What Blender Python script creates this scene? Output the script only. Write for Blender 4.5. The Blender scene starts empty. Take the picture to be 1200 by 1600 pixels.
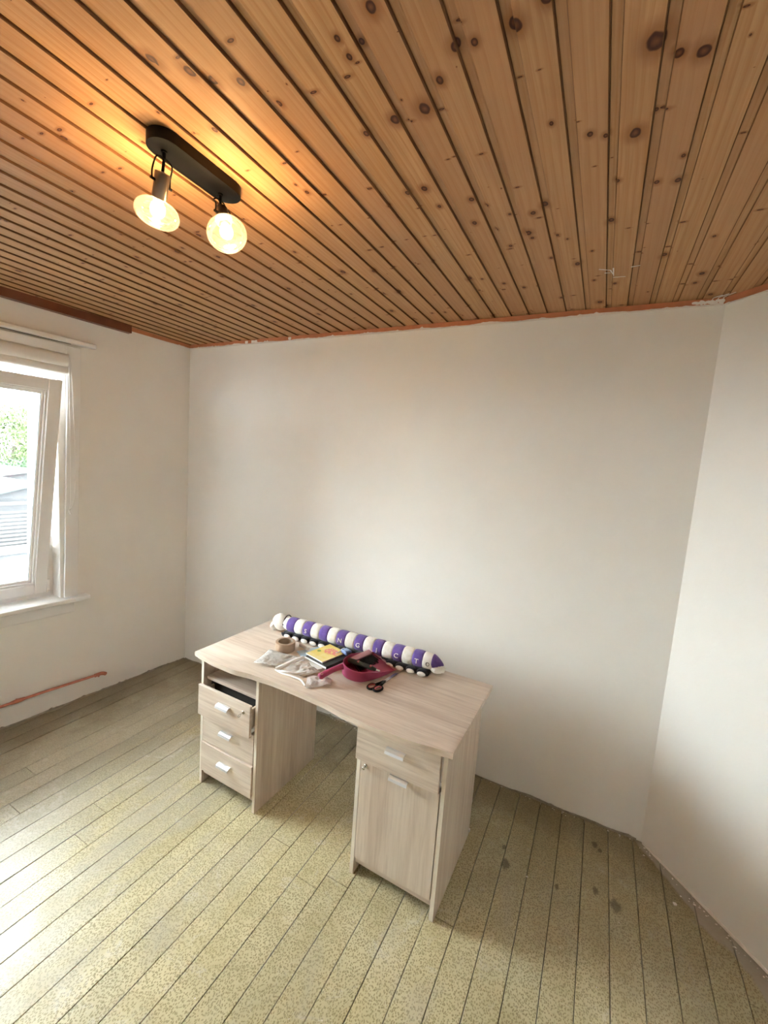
import bpy, bmesh, math, random
from mathutils import Vector, Matrix, Euler, noise
random.seed(7)
scn = bpy.context.scene
COL = scn.collection
pi = math.pi

# ---------------------------------------------------------------- camera
RMAT = Matrix(((0.885, 0.459, 0.071), (-0.117, 0.07, 0.991), (-0.45, 0.886, -0.116)))
def cam_rot(yaw, pitch, roll):
    cy, sy, cp, sp = math.cos(yaw), math.sin(yaw), math.cos(pitch), math.sin(pitch)
    fwd = Vector((-sy * cp, cy * cp, sp)); right = Vector((cy, sy, 0)); up = right.cross(fwd)
    c, s = math.cos(roll), math.sin(roll)
    r2 = right * c + up * s; u2 = -right * s + up * c
    return Matrix((r2, u2, -fwd)).transposed()
cd = bpy.data.cameras.new('camera'); cam = bpy.data.objects.new('camera', cd); COL.objects.link(cam)
cam.matrix_world = Matrix.Translation((3.016, -2.355, 1.791)) @ cam_rot(0.47007, -0.11615, 0.07203).to_4x4()
cd.sensor_fit = 'HORIZONTAL'; cd.sensor_width = 36.0; cd.lens = 661.66 / 1200 * 36.0
cd.clip_start = 0.05; cd.clip_end = 200
scn.camera = cam

# ---------------------------------------------------------------- world, light, exposure
scn.view_settings.view_transform = 'Standard'; scn.view_settings.look = 'None'
scn.view_settings.gamma = 1.0; scn.view_settings.use_curve_mapping = False
scn.view_settings.exposure = 2.42
SKY = 9.0
w = bpy.data.worlds.new('sky'); scn.world = w; w.use_nodes = True
nt = w.node_tree; bg = nt.nodes['Background']
bg.inputs['Color'].default_value = (0.93, 0.965, 1.0, 1); bg.inputs['Strength'].default_value = SKY
scn.cycles.max_bounces = 14; scn.cycles.diffuse_bounces = 8; scn.cycles.transparent_max_bounces = 16
scn.cycles.use_denoising = True
scn.cycles.sample_clamp_indirect = 8.0
BULB_W = 1.45

# ---------------------------------------------------------------- constants of the room
W, H = 3.394, 2.600
SK = 0.065          # the left wall runs slightly out of square
RA = 0.748          # the short wall on the right is splayed by this angle
AL = math.atan2(-1, -SK)             # local x of the left wall runs towards the camera
ML = Matrix.Rotation(AL, 4, 'Z')
MR = Matrix.Translation((W, 0, 0)) @ Matrix.Rotation(RA - pi / 2, 4, 'Z')
DESKZ = 0.744
MD = Matrix.Translation((1.256, -0.877, 0)) @ Matrix.Rotation(-0.015, 4, 'Z')

# ---------------------------------------------------------------- helpers
def newobj(name, bm, mat, parent=None, smooth=False, mats=None):
    me = bpy.data.meshes.new(name)
    bmesh.ops.recalc_face_normals(bm, faces=bm.faces[:]) if not getattr(bm, 'norecalc', False) else None
    bm.to_mesh(me); bm.free()
    if smooth:
        for p in me.polygons: p.use_smooth = True
    for m in (mats or [mat]): me.materials.append(m)
    o = bpy.data.objects.new(name, me); COL.objects.link(o)
    if parent is not None: o.parent = parent
    return o
def auto_smooth(o, deg=35):
    me = o.data
    for p in me.polygons: p.use_smooth = True
    b = bmesh.new(); b.from_mesh(me)
    for e in b.edges:
        if len(e.link_faces) == 2 and e.calc_face_angle(0) > math.radians(deg): e.smooth = False
    b.to_mesh(me); b.free()
    return o
def thing(name, label, cat, mat4=None, group=None):
    o = bpy.data.objects.new(name, None); COL.objects.link(o)
    o.empty_display_size = 0.1
    if mat4 is not None: o.matrix_world = mat4
    o['label'] = label; o['category'] = cat
    if group: o['group'] = group
    return o
def tag(o, label, cat, group=None, mat4=None):
    o['label'] = label; o['category'] = cat
    if group: o['group'] = group
    if mat4 is not None: o.matrix_world = mat4
    return o
def struct(o, label=None, mat4=None):
    o['kind'] = 'structure'
    if label: o['label'] = label
    if mat4 is not None: o.matrix_world = mat4
    return o
def box(bm, x0, x1, y0, y1, z0, z1, bev=0.0, seg=1):
    vs = [bm.verts.new(p) for p in ((x0,y0,z0),(x1,y0,z0),(x1,y1,z0),(x0,y1,z0),(x0,y0,z1),(x1,y0,z1),(x1,y1,z1),(x0,y1,z1))]
    fs = [bm.faces.new([vs[i] for i in f]) for f in ((0,3,2,1),(4,5,6,7),(0,1,5,4),(1,2,6,5),(2,3,7,6),(3,0,4,7))]
    if bev > 0:
        es = list({e for f in fs for e in f.edges})
        bmesh.ops.bevel(bm, geom=es, offset=bev, segments=seg, affect='EDGES', profile=0.6)
    return vs
def mkbox(name, mat, parent, dims, bev=0.001, seg=1):
    bm = bmesh.new(); box(bm, *dims, bev=bev, seg=seg); return newobj(name, bm, mat, parent)
def lathe(bm, prof, n=32, M=None, cap0=True, cap1=True, closed=False):
    """prof: list of (r, z)"""
    rings = []
    for r, z in prof:
        ring = []
        for i in range(n):
            a = 2 * pi * i / n
            p = Vector((r * math.cos(a), r * math.sin(a), z))
            ring.append(bm.verts.new(M @ p if M is not None else p))
        rings.append(ring)
    pairs = list(zip(rings, rings[1:])) + ([(rings[-1], rings[0])] if closed else [])
    for A, B in pairs:
        for i in range(n): bm.faces.new((A[i], A[(i+1) % n], B[(i+1) % n], B[i]))
    if not closed:
        if cap0: bm.faces.new(rings[0][::-1])
        if cap1: bm.faces.new(rings[-1])
    return rings
def tube(bm, pts, r, n=8, caps=True):
    pts = [Vector(p) for p in pts]; rings = []
    T0 = (pts[1] - pts[0]).normalized()
    N = T0.orthogonal().normalized()
    for i, p in enumerate(pts):
        T = ((pts[min(i+1, len(pts)-1)] - pts[max(i-1, 0)])).normalized()
        N = (N - T * N.dot(T)).normalized(); B = T.cross(N)
        rr = r[i] if isinstance(r, (list, tuple)) else r
        rings.append([bm.verts.new(p + (N * math.cos(2*pi*k/n) + B * math.sin(2*pi*k/n)) * rr) for k in range(n)])
    for A, Bq in zip(rings, rings[1:]):
        for k in range(n): bm.faces.new((A[k], A[(k+1) % n], Bq[(k+1) % n], Bq[k]))
    if caps:
        bm.faces.new(rings[0][::-1]); bm.faces.new(rings[-1])
def spline(pts, n=8):
    pts = [Vector(p) for p in pts]; out = []
    for i in range(len(pts) - 1):
        p0 = pts[max(i-1, 0)]; p1 = pts[i]; p2 = pts[i+1]; p3 = pts[min(i+2, len(pts)-1)]
        for k in range(n):
            t = k / n
            out.append(0.5 * ((2*p1) + (-p0+p2)*t + (2*p0-5*p1+4*p2-p3)*t*t + (-p0+3*p1-3*p2+p3)*t**3))
    out.append(pts[-1]); return out
def prism(bm, poly, z0, z1, bev=0):
    """poly in xy counterclockwise"""
    a = [bm.verts.new((x, y, z0)) for x, y in poly]; b = [bm.verts.new((x, y, z1)) for x, y in poly]
    n = len(poly)
    f0 = bm.faces.new(a[::-1]); f1 = bm.faces.new(b)
    for i in range(n): bm.faces.new((a[i], a[(i+1) % n], b[(i+1) % n], b[i]))
    if bev:
        bmesh.ops.bevel(bm, geom=list(f0.edges) + list(f1.edges), offset=bev, segments=2, affect='EDGES', profile=0.6)

# ---------------------------------------------------------------- material helpers
class NB:
    def __init__(s, name, rough=0.6, metal=0.0, spec=0.5):
        s.m = bpy.data.materials.new(name); s.m.use_nodes = True
        s.t = s.m.node_tree; s.N = s.t.nodes; s.L = s.t.links
        s.b = s.N['Principled BSDF']; s.out = s.N['Material Output']
        s.b.inputs['Roughness'].default_value = rough; s.b.inputs['Metallic'].default_value = metal
        s.b.inputs['Specular IOR Level'].default_value = spec
    def n(s, typ, **kw):
        nd = s.N.new(typ)
        for k, v in kw.items(): setattr(nd, k, v)
        return nd
    def link(s, a, b): s.L.new(a, b)
    def set(s, sock, v):
        if hasattr(v, 'is_output') or isinstance(v, bpy.types.NodeSocket): s.L.new(v, sock)
        elif isinstance(v, (tuple, list)) and len(v) == 3 and sock.type == 'RGBA': sock.default_value = (*v, 1)
        else: sock.default_value = v
    def math(s, op, a, b=0.0, c=None, clamp=False):
        nd = s.n('ShaderNodeMath', operation=op); nd.use_clamp = clamp
        s.set(nd.inputs[0], a); s.set(nd.inputs[1], b)
        if c is not None: s.set(nd.inputs[2], c)
        return nd.outputs[0]
    def vmath(s, op, a, b=(0, 0, 0)):
        nd = s.n('ShaderNodeVectorMath', operation=op); s.set(nd.inputs[0], a); s.set(nd.inputs[1], b)
        return nd.outputs['Value'] if op in ('LENGTH', 'DOT_PRODUCT', 'DISTANCE') else nd.outputs[0]
    def pos(s): return s.n('ShaderNodeNewGeometry').outputs['Position']
    def obj(s): return s.n('ShaderNodeTexCoord').outputs['Object']
    def rnd(s): return s.n('ShaderNodeObjectInfo').outputs['Random']
    def scale(s, v, sc): return s.vmath('MULTIPLY', v, sc)
    def add(s, v, w): return s.vmath('ADD', v, w)
    def noise(s, v, scale=5, detail=3, rough=0.5, dist=0.0, out='Fac'):
        nd = s.n('ShaderNodeTexNoise'); s.link(v, nd.inputs['Vector'])
        nd.inputs['Scale'].default_value = scale; nd.inputs['Detail'].default_value = detail
        nd.inputs['Roughness'].default_value = rough; nd.inputs['Distortion'].default_value = dist
        return nd.outputs[out]
    def vor(s, v, scale=5, rand=1.0, dim='3D'):
        nd = s.n('ShaderNodeTexVoronoi', voronoi_dimensions=dim); s.link(v, nd.inputs['Vector'])
        nd.inputs['Scale'].default_value = scale; nd.inputs['Randomness'].default_value = rand
        return nd
    def ramp(s, f, stops, interp='LINEAR'):
        nd = s.n('ShaderNodeValToRGB'); nd.color_ramp.interpolation = interp
        cr = nd.color_ramp
        while len(cr.elements) < len(stops): cr.elements.new(0.5)
        for e, (p, c) in zip(cr.elements, stops):
            e.position = p; e.color = (*c, 1) if len(c) == 3 else c
        s.link(f, nd.inputs[0]); return nd.outputs[0]
    def rr(s, f, a, b, c=0.0, d=1.0, smooth=False):
        nd = s.n('ShaderNodeMapRange'); nd.clamp = True
        if smooth: nd.interpolation_type = 'SMOOTHSTEP'
        s.link(f, nd.inputs[0])
        for i, v in enumerate((a, b, c, d)): nd.inputs[i+1].default_value = v
        return nd.outputs[0]
    def mix(s, f, a, b, mode='MIX'):
        nd = s.n('ShaderNodeMix', data_type='RGBA', blend_type=mode)
        s.set(nd.inputs[0], f); s.set(nd.inputs[6], a); s.set(nd.inputs[7], b)
        return nd.outputs[2]
    def color(s, c): s.set(s.b.inputs['Base Color'], c)
    def bump(s, h, strength=0.3, dist=0.002):
        nd = s.n('ShaderNodeBump'); nd.inputs['Strength'].default_value = strength; nd.inputs['Distance'].default_value = dist
        s.link(h, nd.inputs['Height']); s.link(nd.outputs[0], s.b.inputs['Normal'])
def plain(name, col, rough=0.5, metal=0.0, spec=0.5, var=0.06, sc=30, bump=0.0):
    b = NB(name, rough, metal, spec); p = b.obj()
    f = b.noise(p, sc, 3)
    b.color(b.mix(f, tuple(c * (1 - var) for c in col), tuple(min(1, c * (1 + var)) for c in col)))
    if bump: b.bump(b.noise(p, sc * 4, 2), bump, 0.001)
    return b.m

# wall plaster
def m_wall():
    b = NB('painted_plaster', 0.62, spec=0.35); p = b.pos()
    a = b.noise(p, 0.9, 4, 0.55); c = b.noise(p, 7, 5, 0.6)
    col = b.mix(b.rr(a, .3, .7), (.795, .782, .745), (.845, .840, .815))
    col = b.mix(b.math('MULTIPLY', b.rr(c, .45, .75), .25), col, (.87, .86, .84))
    b.color(col)
    h = b.math('ADD', b.noise(b.scale(p, (1, 1, 1)), 14, 4, .5, .6), b.math('MULTIPLY', b.noise(p, 2.2, 2), 2.0))
    b.bump(h, .35, .004); return b.m
def m_pine():
    b = NB('knotty_pine', 0.55, spec=0.22); P = b.pos(); r = b.rnd()
    
    off = b.n('ShaderNodeCombineXYZ'); b.link(b.math('MULTIPLY', r, 37.0), off.inputs[1]); b.link(b.math('MULTIPLY', r, 11.0), off.inputs[2])
    flat = b.scale(P, (1, 1, 0))
    # random knots: voronoi cells, distance measured in metres to each cell's own point
    kscale = Vector((14.0, 2.9, 0))
    vp = b.add(b.scale(flat, tuple(kscale)), (0.3, 0.6, 0)); v = b.vor(vp, 1.0, 1.0, '2D')
    dv = b.scale(b.vmath('SUBTRACT', vp, v.outputs['Position']), (1 / kscale.x, 0.72 / kscale.y, 0))
    d1 = b.vmath('LENGTH', dv)
    cs = b.n('ShaderNodeSeparateColor'); b.link(v.outputs['Color'], cs.inputs[0])
    rad1 = b.math('MULTIPLY', b.rr(cs.outputs[0], .38, 1.0, 0.0, 1.0), .0105)
    q1 = b.math('DIVIDE', d1, b.math('MAXIMUM', rad1, 1e-5))
    # second family of very small pin knots
    vp2 = b.add(b.scale(flat, (19.0, 6.0, 0)), (5.2, 3.1, 0)); v2 = b.vor(vp2, 1.0, 1.0, '2D')
    dv2 = b.scale(b.vmath('SUBTRACT', vp2, v2.outputs['Position']), (.55 / 19.0, 1.25 / 6.0, 0))
    cs2 = b.n('ShaderNodeSeparateColor'); b.link(v2.outputs['Color'], cs2.inputs[0])
    rad2 = b.math('MULTIPLY', b.rr(cs2.outputs[1], .62, 1.0, 0, 1), .0055)
    q2 = b.math('DIVIDE', b.vmath('LENGTH', dv2), b.math('MAXIMUM', rad2, 1e-5))
    q = b.math('MINIMUM', q1, q2)
    # the large knots one can point to
    big = [(2.554,-1.389,.013),(2.478,-1.386,.011),(2.665,-1.501,.010),(2.700,-1.495,.007),(3.008,-1.367,.0165),(2.988,-1.14,.013),
           (3.09,-1.313,.012),(3.049,-1.325,.009),(2.776,-1.496,.012),(2.563,-1.029,.008),(2.496,-1.575,.006),(2.064,-1.718,.012),
           (2.144,-1.628,.010),(2.723,-.897,.008),(2.448,-1.126,.009),(2.892,-1.174,.007),(2.926,-1.156,.006),(2.955,-.971,.006),
           (2.942,-.766,.009),(2.206,-1.606,.009),(2.655,-.915,.005),(2.70,-.75,.006),(2.62,-.72,.006),(2.78,-.74,.006),(3.05,-.93,.007),(3.10,-.92,.008)]
    dmin = None; wob = b.noise(b.scale(flat, (60, 40, 0)), 1, 1)
    for x, y, rr_ in big:
        d = b.vmath('LENGTH', b.scale(b.vmath('SUBTRACT', flat, (x, y, 0)), (1 / rr_, .78 / rr_, 0)))
        dmin = d if dmin is None else b.math('MINIMUM', dmin, d)
    q = b.math('MINIMUM', q, dmin)
    q = b.math('ADD', q, b.math('MULTIPLY', b.math('SUBTRACT', wob, .5), .5))
    # grain, bent round the knots
    bend = b.math('MULTIPLY', b.math('DIVIDE', 1.0, b.math('ADD', 1.0, b.math('MULTIPLY', q, q))), .012)
    cx = b.n('ShaderNodeCombineXYZ'); b.link(bend, cx.inputs[0])
    gp = b.add(b.add(flat, cx.outputs[0]), off.outputs[0])
    g1 = b.noise(b.scale(gp, (70, 2.2, 3)), 1, 4, .6, .8)
    g2 = b.noise(b.scale(gp, (260, 6, 3)), 1, 2, .5)
    wv = b.n('ShaderNodeTexWave', wave_type='BANDS', bands_direction='X', wave_profile='SAW')
    b.link(b.scale(gp, (1, .07, 1)), wv.inputs['Vector']); wv.inputs['Scale'].default_value = 16; wv.inputs['Distortion'].default_value = 7
    wv.inputs['Detail'].default_value = 2; wv.inputs['Detail Scale'].default_value = 0.9
    col = b.mix(b.rr(g1, .3, .7), (.430, .235, .105), (.560, .335, .170))
    col = b.mix(b.math('MULTIPLY', b.rr(wv.outputs['Fac'], .55, 1.0), .62), col, (.400, .185, .068))
    col = b.mix(b.math('MULTIPLY', b.rr(g2, .5, .75), .42), col, (.36, .17, .07))
    # board to board tone
    col = b.mix(b.math('MULTIPLY', b.rr(r, 0, 1), .55), col, (.42, .225, .125))
    col = b.mix(b.math('MULTIPLY', b.rr(b.noise(b.scale(gp, (6, .8, 1)), 1, 3), .45, .8), .4), col, (.50, .24, .115))
    halo = b.math('MULTIPLY', b.rr(q, .9, 3.0, 1, 0, True), b.rr(g1, .25, .6, .5, 1.0))
    col = b.mix(b.math('MULTIPLY', halo, .80), col, (.27, .10, .035))
    core = b.rr(q, .82, 1.05, 1, 0, True)
    ring = b.ramp(b.math('ADD', q, b.math('MULTIPLY', b.math('SUBTRACT', g2, .5), .35)), [(0, (.21, .075, .035)), (.30, (.145, .048, .024)), (.65, (.060, .019, .012)), (1, (.085, .026, .013))])
    col = b.mix(core, col, ring)
    b.color(col)
    b.bump(b.math('ADD', g1, b.math('MULTIPLY', core, .5)), .15, .001)
    return b.m
def m_floor():
    b = NB('worn_vinyl_boards', 0.42, spec=0.45); P = b.pos(); r = b.rnd()
    flat = b.scale(P, (1, 1, 0))
    wob = b.n('ShaderNodeTexNoise'); b.link(flat, wob.inputs['Vector']); wob.inputs['Scale'].default_value = 80; wob.inputs['Detail'].default_value = 1
    jit = b.scale(b.vmath('SUBTRACT', wob.outputs['Color'], (.5, .5, .5)), (.011, .011, 0))
    pv = b.add(flat, jit)
    v = b.vor(b.scale(pv, (1, .70, 1)), 165, .88, '2D'); dash = b.rr(v.outputs['Distance'], .26, .44, 1, 0)
    vsel = b.n('ShaderNodeSeparateColor'); b.link(v.outputs['Color'], vsel.inputs[0])
    dash = b.math('MULTIPLY', dash, b.rr(vsel.outputs[0], .15, .3))
    big = b.noise(flat, 1.6, 5, .6); mid = b.noise(flat, 6, 5, .65, .4); fine = b.noise(flat, 38, 4, .7)
    base = b.mix(b.rr(big, .35, .65), (.540, .485, .290), (.610, .560, .365))
    base = b.mix(b.math('MULTIPLY', b.rr(mid, .4, .7), .60), base, (.43, .375, .20))
    dashc = b.mix(b.rr(mid, .4, .6), (.175, .135, .050), (.235, .190, .085))
    col = b.mix(b.math('MULTIPLY', dash, .72), base, dashc)
    # grey scuffed patches and whitish plaster dust
    sx = b.n('ShaderNodeSeparateXYZ'); b.link(P, sx.inputs[0]); X, Y = sx.outputs[0], sx.outputs[1]
    leftish = b.rr(X, 0.2, 2.0, .42, .0)
    scuff = b.rr(b.math('ADD', b.noise(b.scale(flat, (1.6, .8, 1)), 2.6, 5, .65, .5), leftish), .55, .80)
    col = b.mix(b.math('MULTIPLY', scuff, .62), col, (.42, .395, .330))
    dust = b.math('MULTIPLY', b.rr(b.noise(flat, 4.5, 6, .75, 1.2), .55, .70), b.rr(fine, .40, .60))
    col = b.mix(b.math('MULTIPLY', dust, .68), col, (.66, .645, .59))
    fr_ = b.math('FRACT', b.math('ADD', b.math('DIVIDE', b.math('SUBTRACT', X, 3.2465), .1095), 20.5))
    ed_ = b.math('MULTIPLY', b.math('ABSOLUTE', b.math('SUBTRACT', fr_, .5)), .1095)
    seam = b.math('MULTIPLY', b.rr(ed_, .0012, .0055, 1, 0), b.math('MULTIPLY', b.rr(b.noise(b.scale(flat, (1, .5, 1)), 7, 4, .7), .44, .62), b.rr(X, 1.0, 3.4, 1.0, .15)))
    col = b.mix(b.math('MULTIPLY', seam, .65), col, (.66, .645, .60))
    # brown margin: dirt and worn covering, plus wall-side shade painted in
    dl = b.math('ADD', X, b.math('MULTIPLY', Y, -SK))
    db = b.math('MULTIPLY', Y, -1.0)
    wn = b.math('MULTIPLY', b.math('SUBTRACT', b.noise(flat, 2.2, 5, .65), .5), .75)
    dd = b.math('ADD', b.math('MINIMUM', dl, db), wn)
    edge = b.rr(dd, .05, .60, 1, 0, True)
    # brown behind and beside the desk: worn print plus the desk's shadow painted in
    worn_shade = b.math('MULTIPLY', b.rr(b.math('ADD', db, wn), .35, 1.15, 1, 0, True), b.rr(b.math('ADD', X, wn), 2.1, 2.8, 0, .62, True))
    edge = b.math('MAXIMUM', edge, worn_shade)
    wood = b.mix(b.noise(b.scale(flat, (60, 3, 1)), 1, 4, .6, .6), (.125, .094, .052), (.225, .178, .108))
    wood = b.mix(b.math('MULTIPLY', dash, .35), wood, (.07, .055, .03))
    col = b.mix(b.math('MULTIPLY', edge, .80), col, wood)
    # bare cement-grey margin along the splayed wall
    nr = (math.cos(RA), math.sin(RA), 0)
    da = b.math('MULTIPLY', b.vmath('DOT_PRODUCT', b.vmath('SUBTRACT', flat, (W, 0, 0)), nr), -1.0)
    wa = b.math('MULTIPLY', b.math('SUBTRACT', b.noise(flat, 4.0, 3, .6), .5), .14)
    grow = b.rr(Y, -.10, -.7, .035, .125)
    gm = b.rr(b.math('SUBTRACT', b.math('ADD', da, wa), grow), -.006, .006, 1, 0)
    gm = b.math('MULTIPLY', gm, b.rr(X, W - .04, W + .0, 0, 1))
    col = b.mix(gm, col, b.mix(fine, (.31, .275, .225), (.42, .38, .32)))
    # dark burn spots near the back
    for x, y, rr_ in ((2.823,-.486,.030),(3.272,-.432,.035),(3.194,-.405,.020),(3.19,-.146,.022),(3.043,-.475,.014),(2.80,-.40,.016),(3.21,-.17,.014)):
        d = b.math('ADD', b.vmath('LENGTH', b.scale(b.vmath('SUBTRACT', flat, (x, y, 0)), (1.5 / rr_, .95 / rr_, 0))), b.math('MULTIPLY', b.math('SUBTRACT', fine, .5), 1.6))
        col = b.mix(b.math('MULTIPLY', b.rr(d, .5, 1.2, 1, 0, True), .7), col, (.055, .034, .018))
    hs = b.n('ShaderNodeHueSaturation'); b.link(col, hs.inputs['Color']); b.link(b.rr(r, 0, 1, .92, 1.06), hs.inputs['Value'])
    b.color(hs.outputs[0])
    b.link(b.rr(b.math('ADD', mid, b.math('MULTIPLY', fine, .4)), .4, .9, .26, .48), b.b.inputs['Roughness'])
    b.bump(b.math('ADD', b.math('MULTIPLY', mid, .8), b.math('MULTIPLY', fine, .3)), .35, .0025)
    return b.m
def m_deskwood(name, axis, gain=1.0):
    """pale bleached laminate; axis = grain direction in desk coordinates"""
    b = NB(name, 0.38, spec=0.4); p = b.obj(); r = b.rnd()
    sc = {'x': (1.3, 26, 26), 'y': (26, 1.3, 26), 'z': (26, 26, 1.1)}[axis]
    off = b.n('ShaderNodeCombineXYZ'); b.link(b.math('MULTIPLY', r, 9.0), off.inputs[0]); b.link(b.math('MULTIPLY', r, 5.0), off.inputs[2])
    q = b.add(b.scale(p, sc), off.outputs[0])
    g = b.noise(q, 1.0, 5, .62, .9); g2 = b.noise(b.scale(q, (3.5, 3.5, 3.5)), 1.0, 3, .6); g3 = b.noise(q, .35, 2, .5, .4)
    col = b.mix(b.rr(g, .32, .68), (.545, .440, .358), (.725, .632, .540))
    col = b.mix(b.math('MULTIPLY', b.rr(g2, .50, .72), .60), col, (.425, .325, .258))
    col = b.mix(b.math('MULTIPLY', b.rr(g3, .45, .75), .40), col, (.745, .675, .575))
    col = b.mix(1.0, col, (gain, gain, gain), 'MULTIPLY')
    b.color(col); b.bump(g2, .05, .0004); return b.m
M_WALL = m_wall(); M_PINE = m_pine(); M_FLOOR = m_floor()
M_DX = m_deskwood('bleached_oak_along', 'x'); M_DZ = m_deskwood('bleached_oak_upright', 'z'); M_DY = m_deskwood('bleached_oak_deep', 'y')
M_STAIN = plain('dark_varnish_in_grooves', (.150, .066, .026), .6, var=.2, spec=.2)
M_STAIN2 = plain('varnish_on_shoulder', (.215, .100, .042), .6, var=.2, spec=.2)
M_EDGE = plain('pale_edge_banding', (.78, .72, .62), .4)
M_DLIT = m_deskwood('bleached_oak_lit_edge', 'x', 1.08)  # same desk wood, lightened to paint window light on the tabletop's front edge
M_WHITE = plain('white_gloss_paint', (.80, .80, .79), .28, spec=.5, var=.03, sc=8)
M_PVC = plain('white_plastic_frame', (.80, .79, .78), .30, var=.02)
M_BLIND = plain('white_blind_fabric', (.78, .77, .75), .8, var=.03, sc=60, bump=.2)
M_GASKET = plain('grey_gasket', (.30, .31, .32), .6)
M_MAHOG = plain('red_brown_stained_board', (.155, .048, .022), .35, var=.35, sc=14)
M_TERRA = plain('terracotta_paint', (.52, .195, .095), .6, var=.22, sc=22, bump=.4)
M_FILLER = plain('white_filler', (.82, .78, .74), .9, var=.06, sc=40, bump=.4)
M_COPPER = plain('painted_copper_pipe', (.50, .185, .12), .42, var=.45, sc=34, bump=.3)
M_BLACK = plain('matt_black_metal', (.003, .0028, .0028), .45, metal=.0, spec=.14, var=.2)
M_SOCKET = plain('smoked_nickel', (.20, .165, .13), .30, metal=.9, var=.08, sc=80)
M_ALU = plain('brushed_aluminium', (.74, .75, .77), .42, metal=.85, var=.05, sc=80)
M_STEEL = plain('chrome_steel', (.62, .61, .58), .22, metal=.95, var=.05)
M_DARKGAP = plain('dark_drawer_inside', (.03, .026, .022), .8)
M_SLAB = plain('grey_subfloor', (.06, .05, .04), .9)
def m_glass(name, tint, fres=1.45, extra=0.0, haze=None):
    b = NB(name); N, L = b.N, b.L
    tr = b.n('ShaderNodeBsdfTransparent'); tr.inputs[0].default_value = (*tint, 1)
    gl = b.n('ShaderNodeBsdfGlossy'); gl.inputs['Roughness'].default_value = .03; gl.inputs[0].default_value = (1, 1, 1, 1)
    fr = b.n('ShaderNodeFresnel'); fr.inputs[0].default_value = fres
    mx = b.n('ShaderNodeMixShader'); f = fr.outputs[0]
    if extra: f = b.math('ADD', f, extra)
    L.new(f, mx.inputs[0]); L.new(tr.outputs[0], mx.inputs[1]); L.new(gl.outputs[0], mx.inputs[2]); L.new(mx.outputs[0], b.out.inputs[0])
    if haze:
        tl = b.n('ShaderNodeBsdfTranslucent'); tl.inputs[0].default_value = (*haze[1], 1)
        m2 = b.n('ShaderNodeMixShader'); m2.inputs[0].default_value = haze[0]
        L.new(mx.outputs[0], m2.inputs[1]); L.new(tl.outputs[0], m2.inputs[2]); L.new(m2.outputs[0], b.out.inputs[0])
    return b.m
M_PANE = m_glass('window_glass', (.94, .97, .96))
M_GLOBE = m_glass('amber_tinted_glass', (.97, .90, .82), 1.5, .06, haze=(.030, (1.0, .90, .80)))
M_BULBGLASS = m_glass('clear_bulb_glass', (.97, .95, .90), 1.4, .03, haze=(.035, (1.0, .92, .78)))
def m_emit(name, col, st):
    b = NB(name); e = b.n('ShaderNodeEmission'); e.inputs[0].default_value = (*col, 1); e.inputs[1].default_value = st
    b.L.new(e.outputs[0], b.out.inputs[0]); return b.m
M_FILA = m_emit('glowing_filament', (1.0, .80, .50), 34.0)

# ================================================================ THE ROOM SHELL
YN = -4.15     # wall behind the camera
XR = W + 1.5 * math.sin(RA); YR = -1.5 * math.cos(RA)
OUT = 0.26     # wall thickness
HT = H + .06
def xleft(y): return SK * y
# floor slab and boards ------------------------------------------------
bm = bmesh.new(); box(bm, -.7, XR + .4, YN - .4, .4, -.16, -.022)
floor = struct(newobj('floor', bm, M_SLAB), 'worn patterned floorboards in khaki and brown')
def y_back(x, pad):
    """y of the back edge of floor or ceiling above or below point x, pad beyond the wall face"""
    if x > W: return -(x - W) / math.tan(RA) + pad / math.sin(RA)
    if x < -.03: return (x + .03) / SK
    return pad
FP = .1095; x_line = 3.2465
xs = []
k = -40
rf = random.Random(3)
i0 = math.floor((-.32 - x_line) / FP); i1 = math.ceil((XR + .02 - x_line) / FP)
joints = {}
for i in range(i0, i1):
    xa = x_line + i * FP; xb = xa + FP; g = .0013
    js = [rf.uniform(-3.6, -.5)] if rf.random() < .55 else []
    if abs((xa + xb) / 2 - .70) < .056: js = [-1.46]
    if abs((xa + xb) / 2 - 1.03) < .056: js = [-1.25]
    if abs((xa + xb) / 2 - 1.14) < .056: js = [-1.39]
    ends = [None] + js + [YN - .03]
    for q in range(len(ends) - 1):
        dz = rf.uniform(-.0012, .0004)
        xA, xB = xa + g, xb - g
        bm = bmesh.new()
        def top(x): return y_back(x, .02) if ends[q] is None else ends[q] - .0012
        yA = yB = max(top(xA), top(xB)); yE = ends[q + 1]
        if min(yA, yB) <= yE + .02: continue
        n = 6
        # subdivided top so the bevelled edges can waver a little
        bot = [bm.verts.new(v) for v in ((xA, yE, -.0215), (xB, yE, -.0215), (xB, yB, -.0215), (xA, yA, -.0215))]
        e = .0012
        mid = [bm.verts.new(v) for v in ((xA, yE, dz - e), (xB, yE, dz - e), (xB, yB, dz - e), (xA, yA, dz - e))]
        tp = [bm.verts.new(v) for v in ((xA + e, yE + e, dz), (xB - e, yE + e, dz), (xB - e, yB - e, dz), (xA + e, yA - e, dz))]
        bm.faces.new(bot[::-1]); bm.faces.new(tp)
        for a, c in ((bot, mid), (mid, tp)):
            for j in range(4): bm.faces.new((a[j], a[(j+1) % 4], c[(j+1) % 4], c[j]))
        newobj('floorboard', bm, M_FLOOR, floor)
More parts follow.
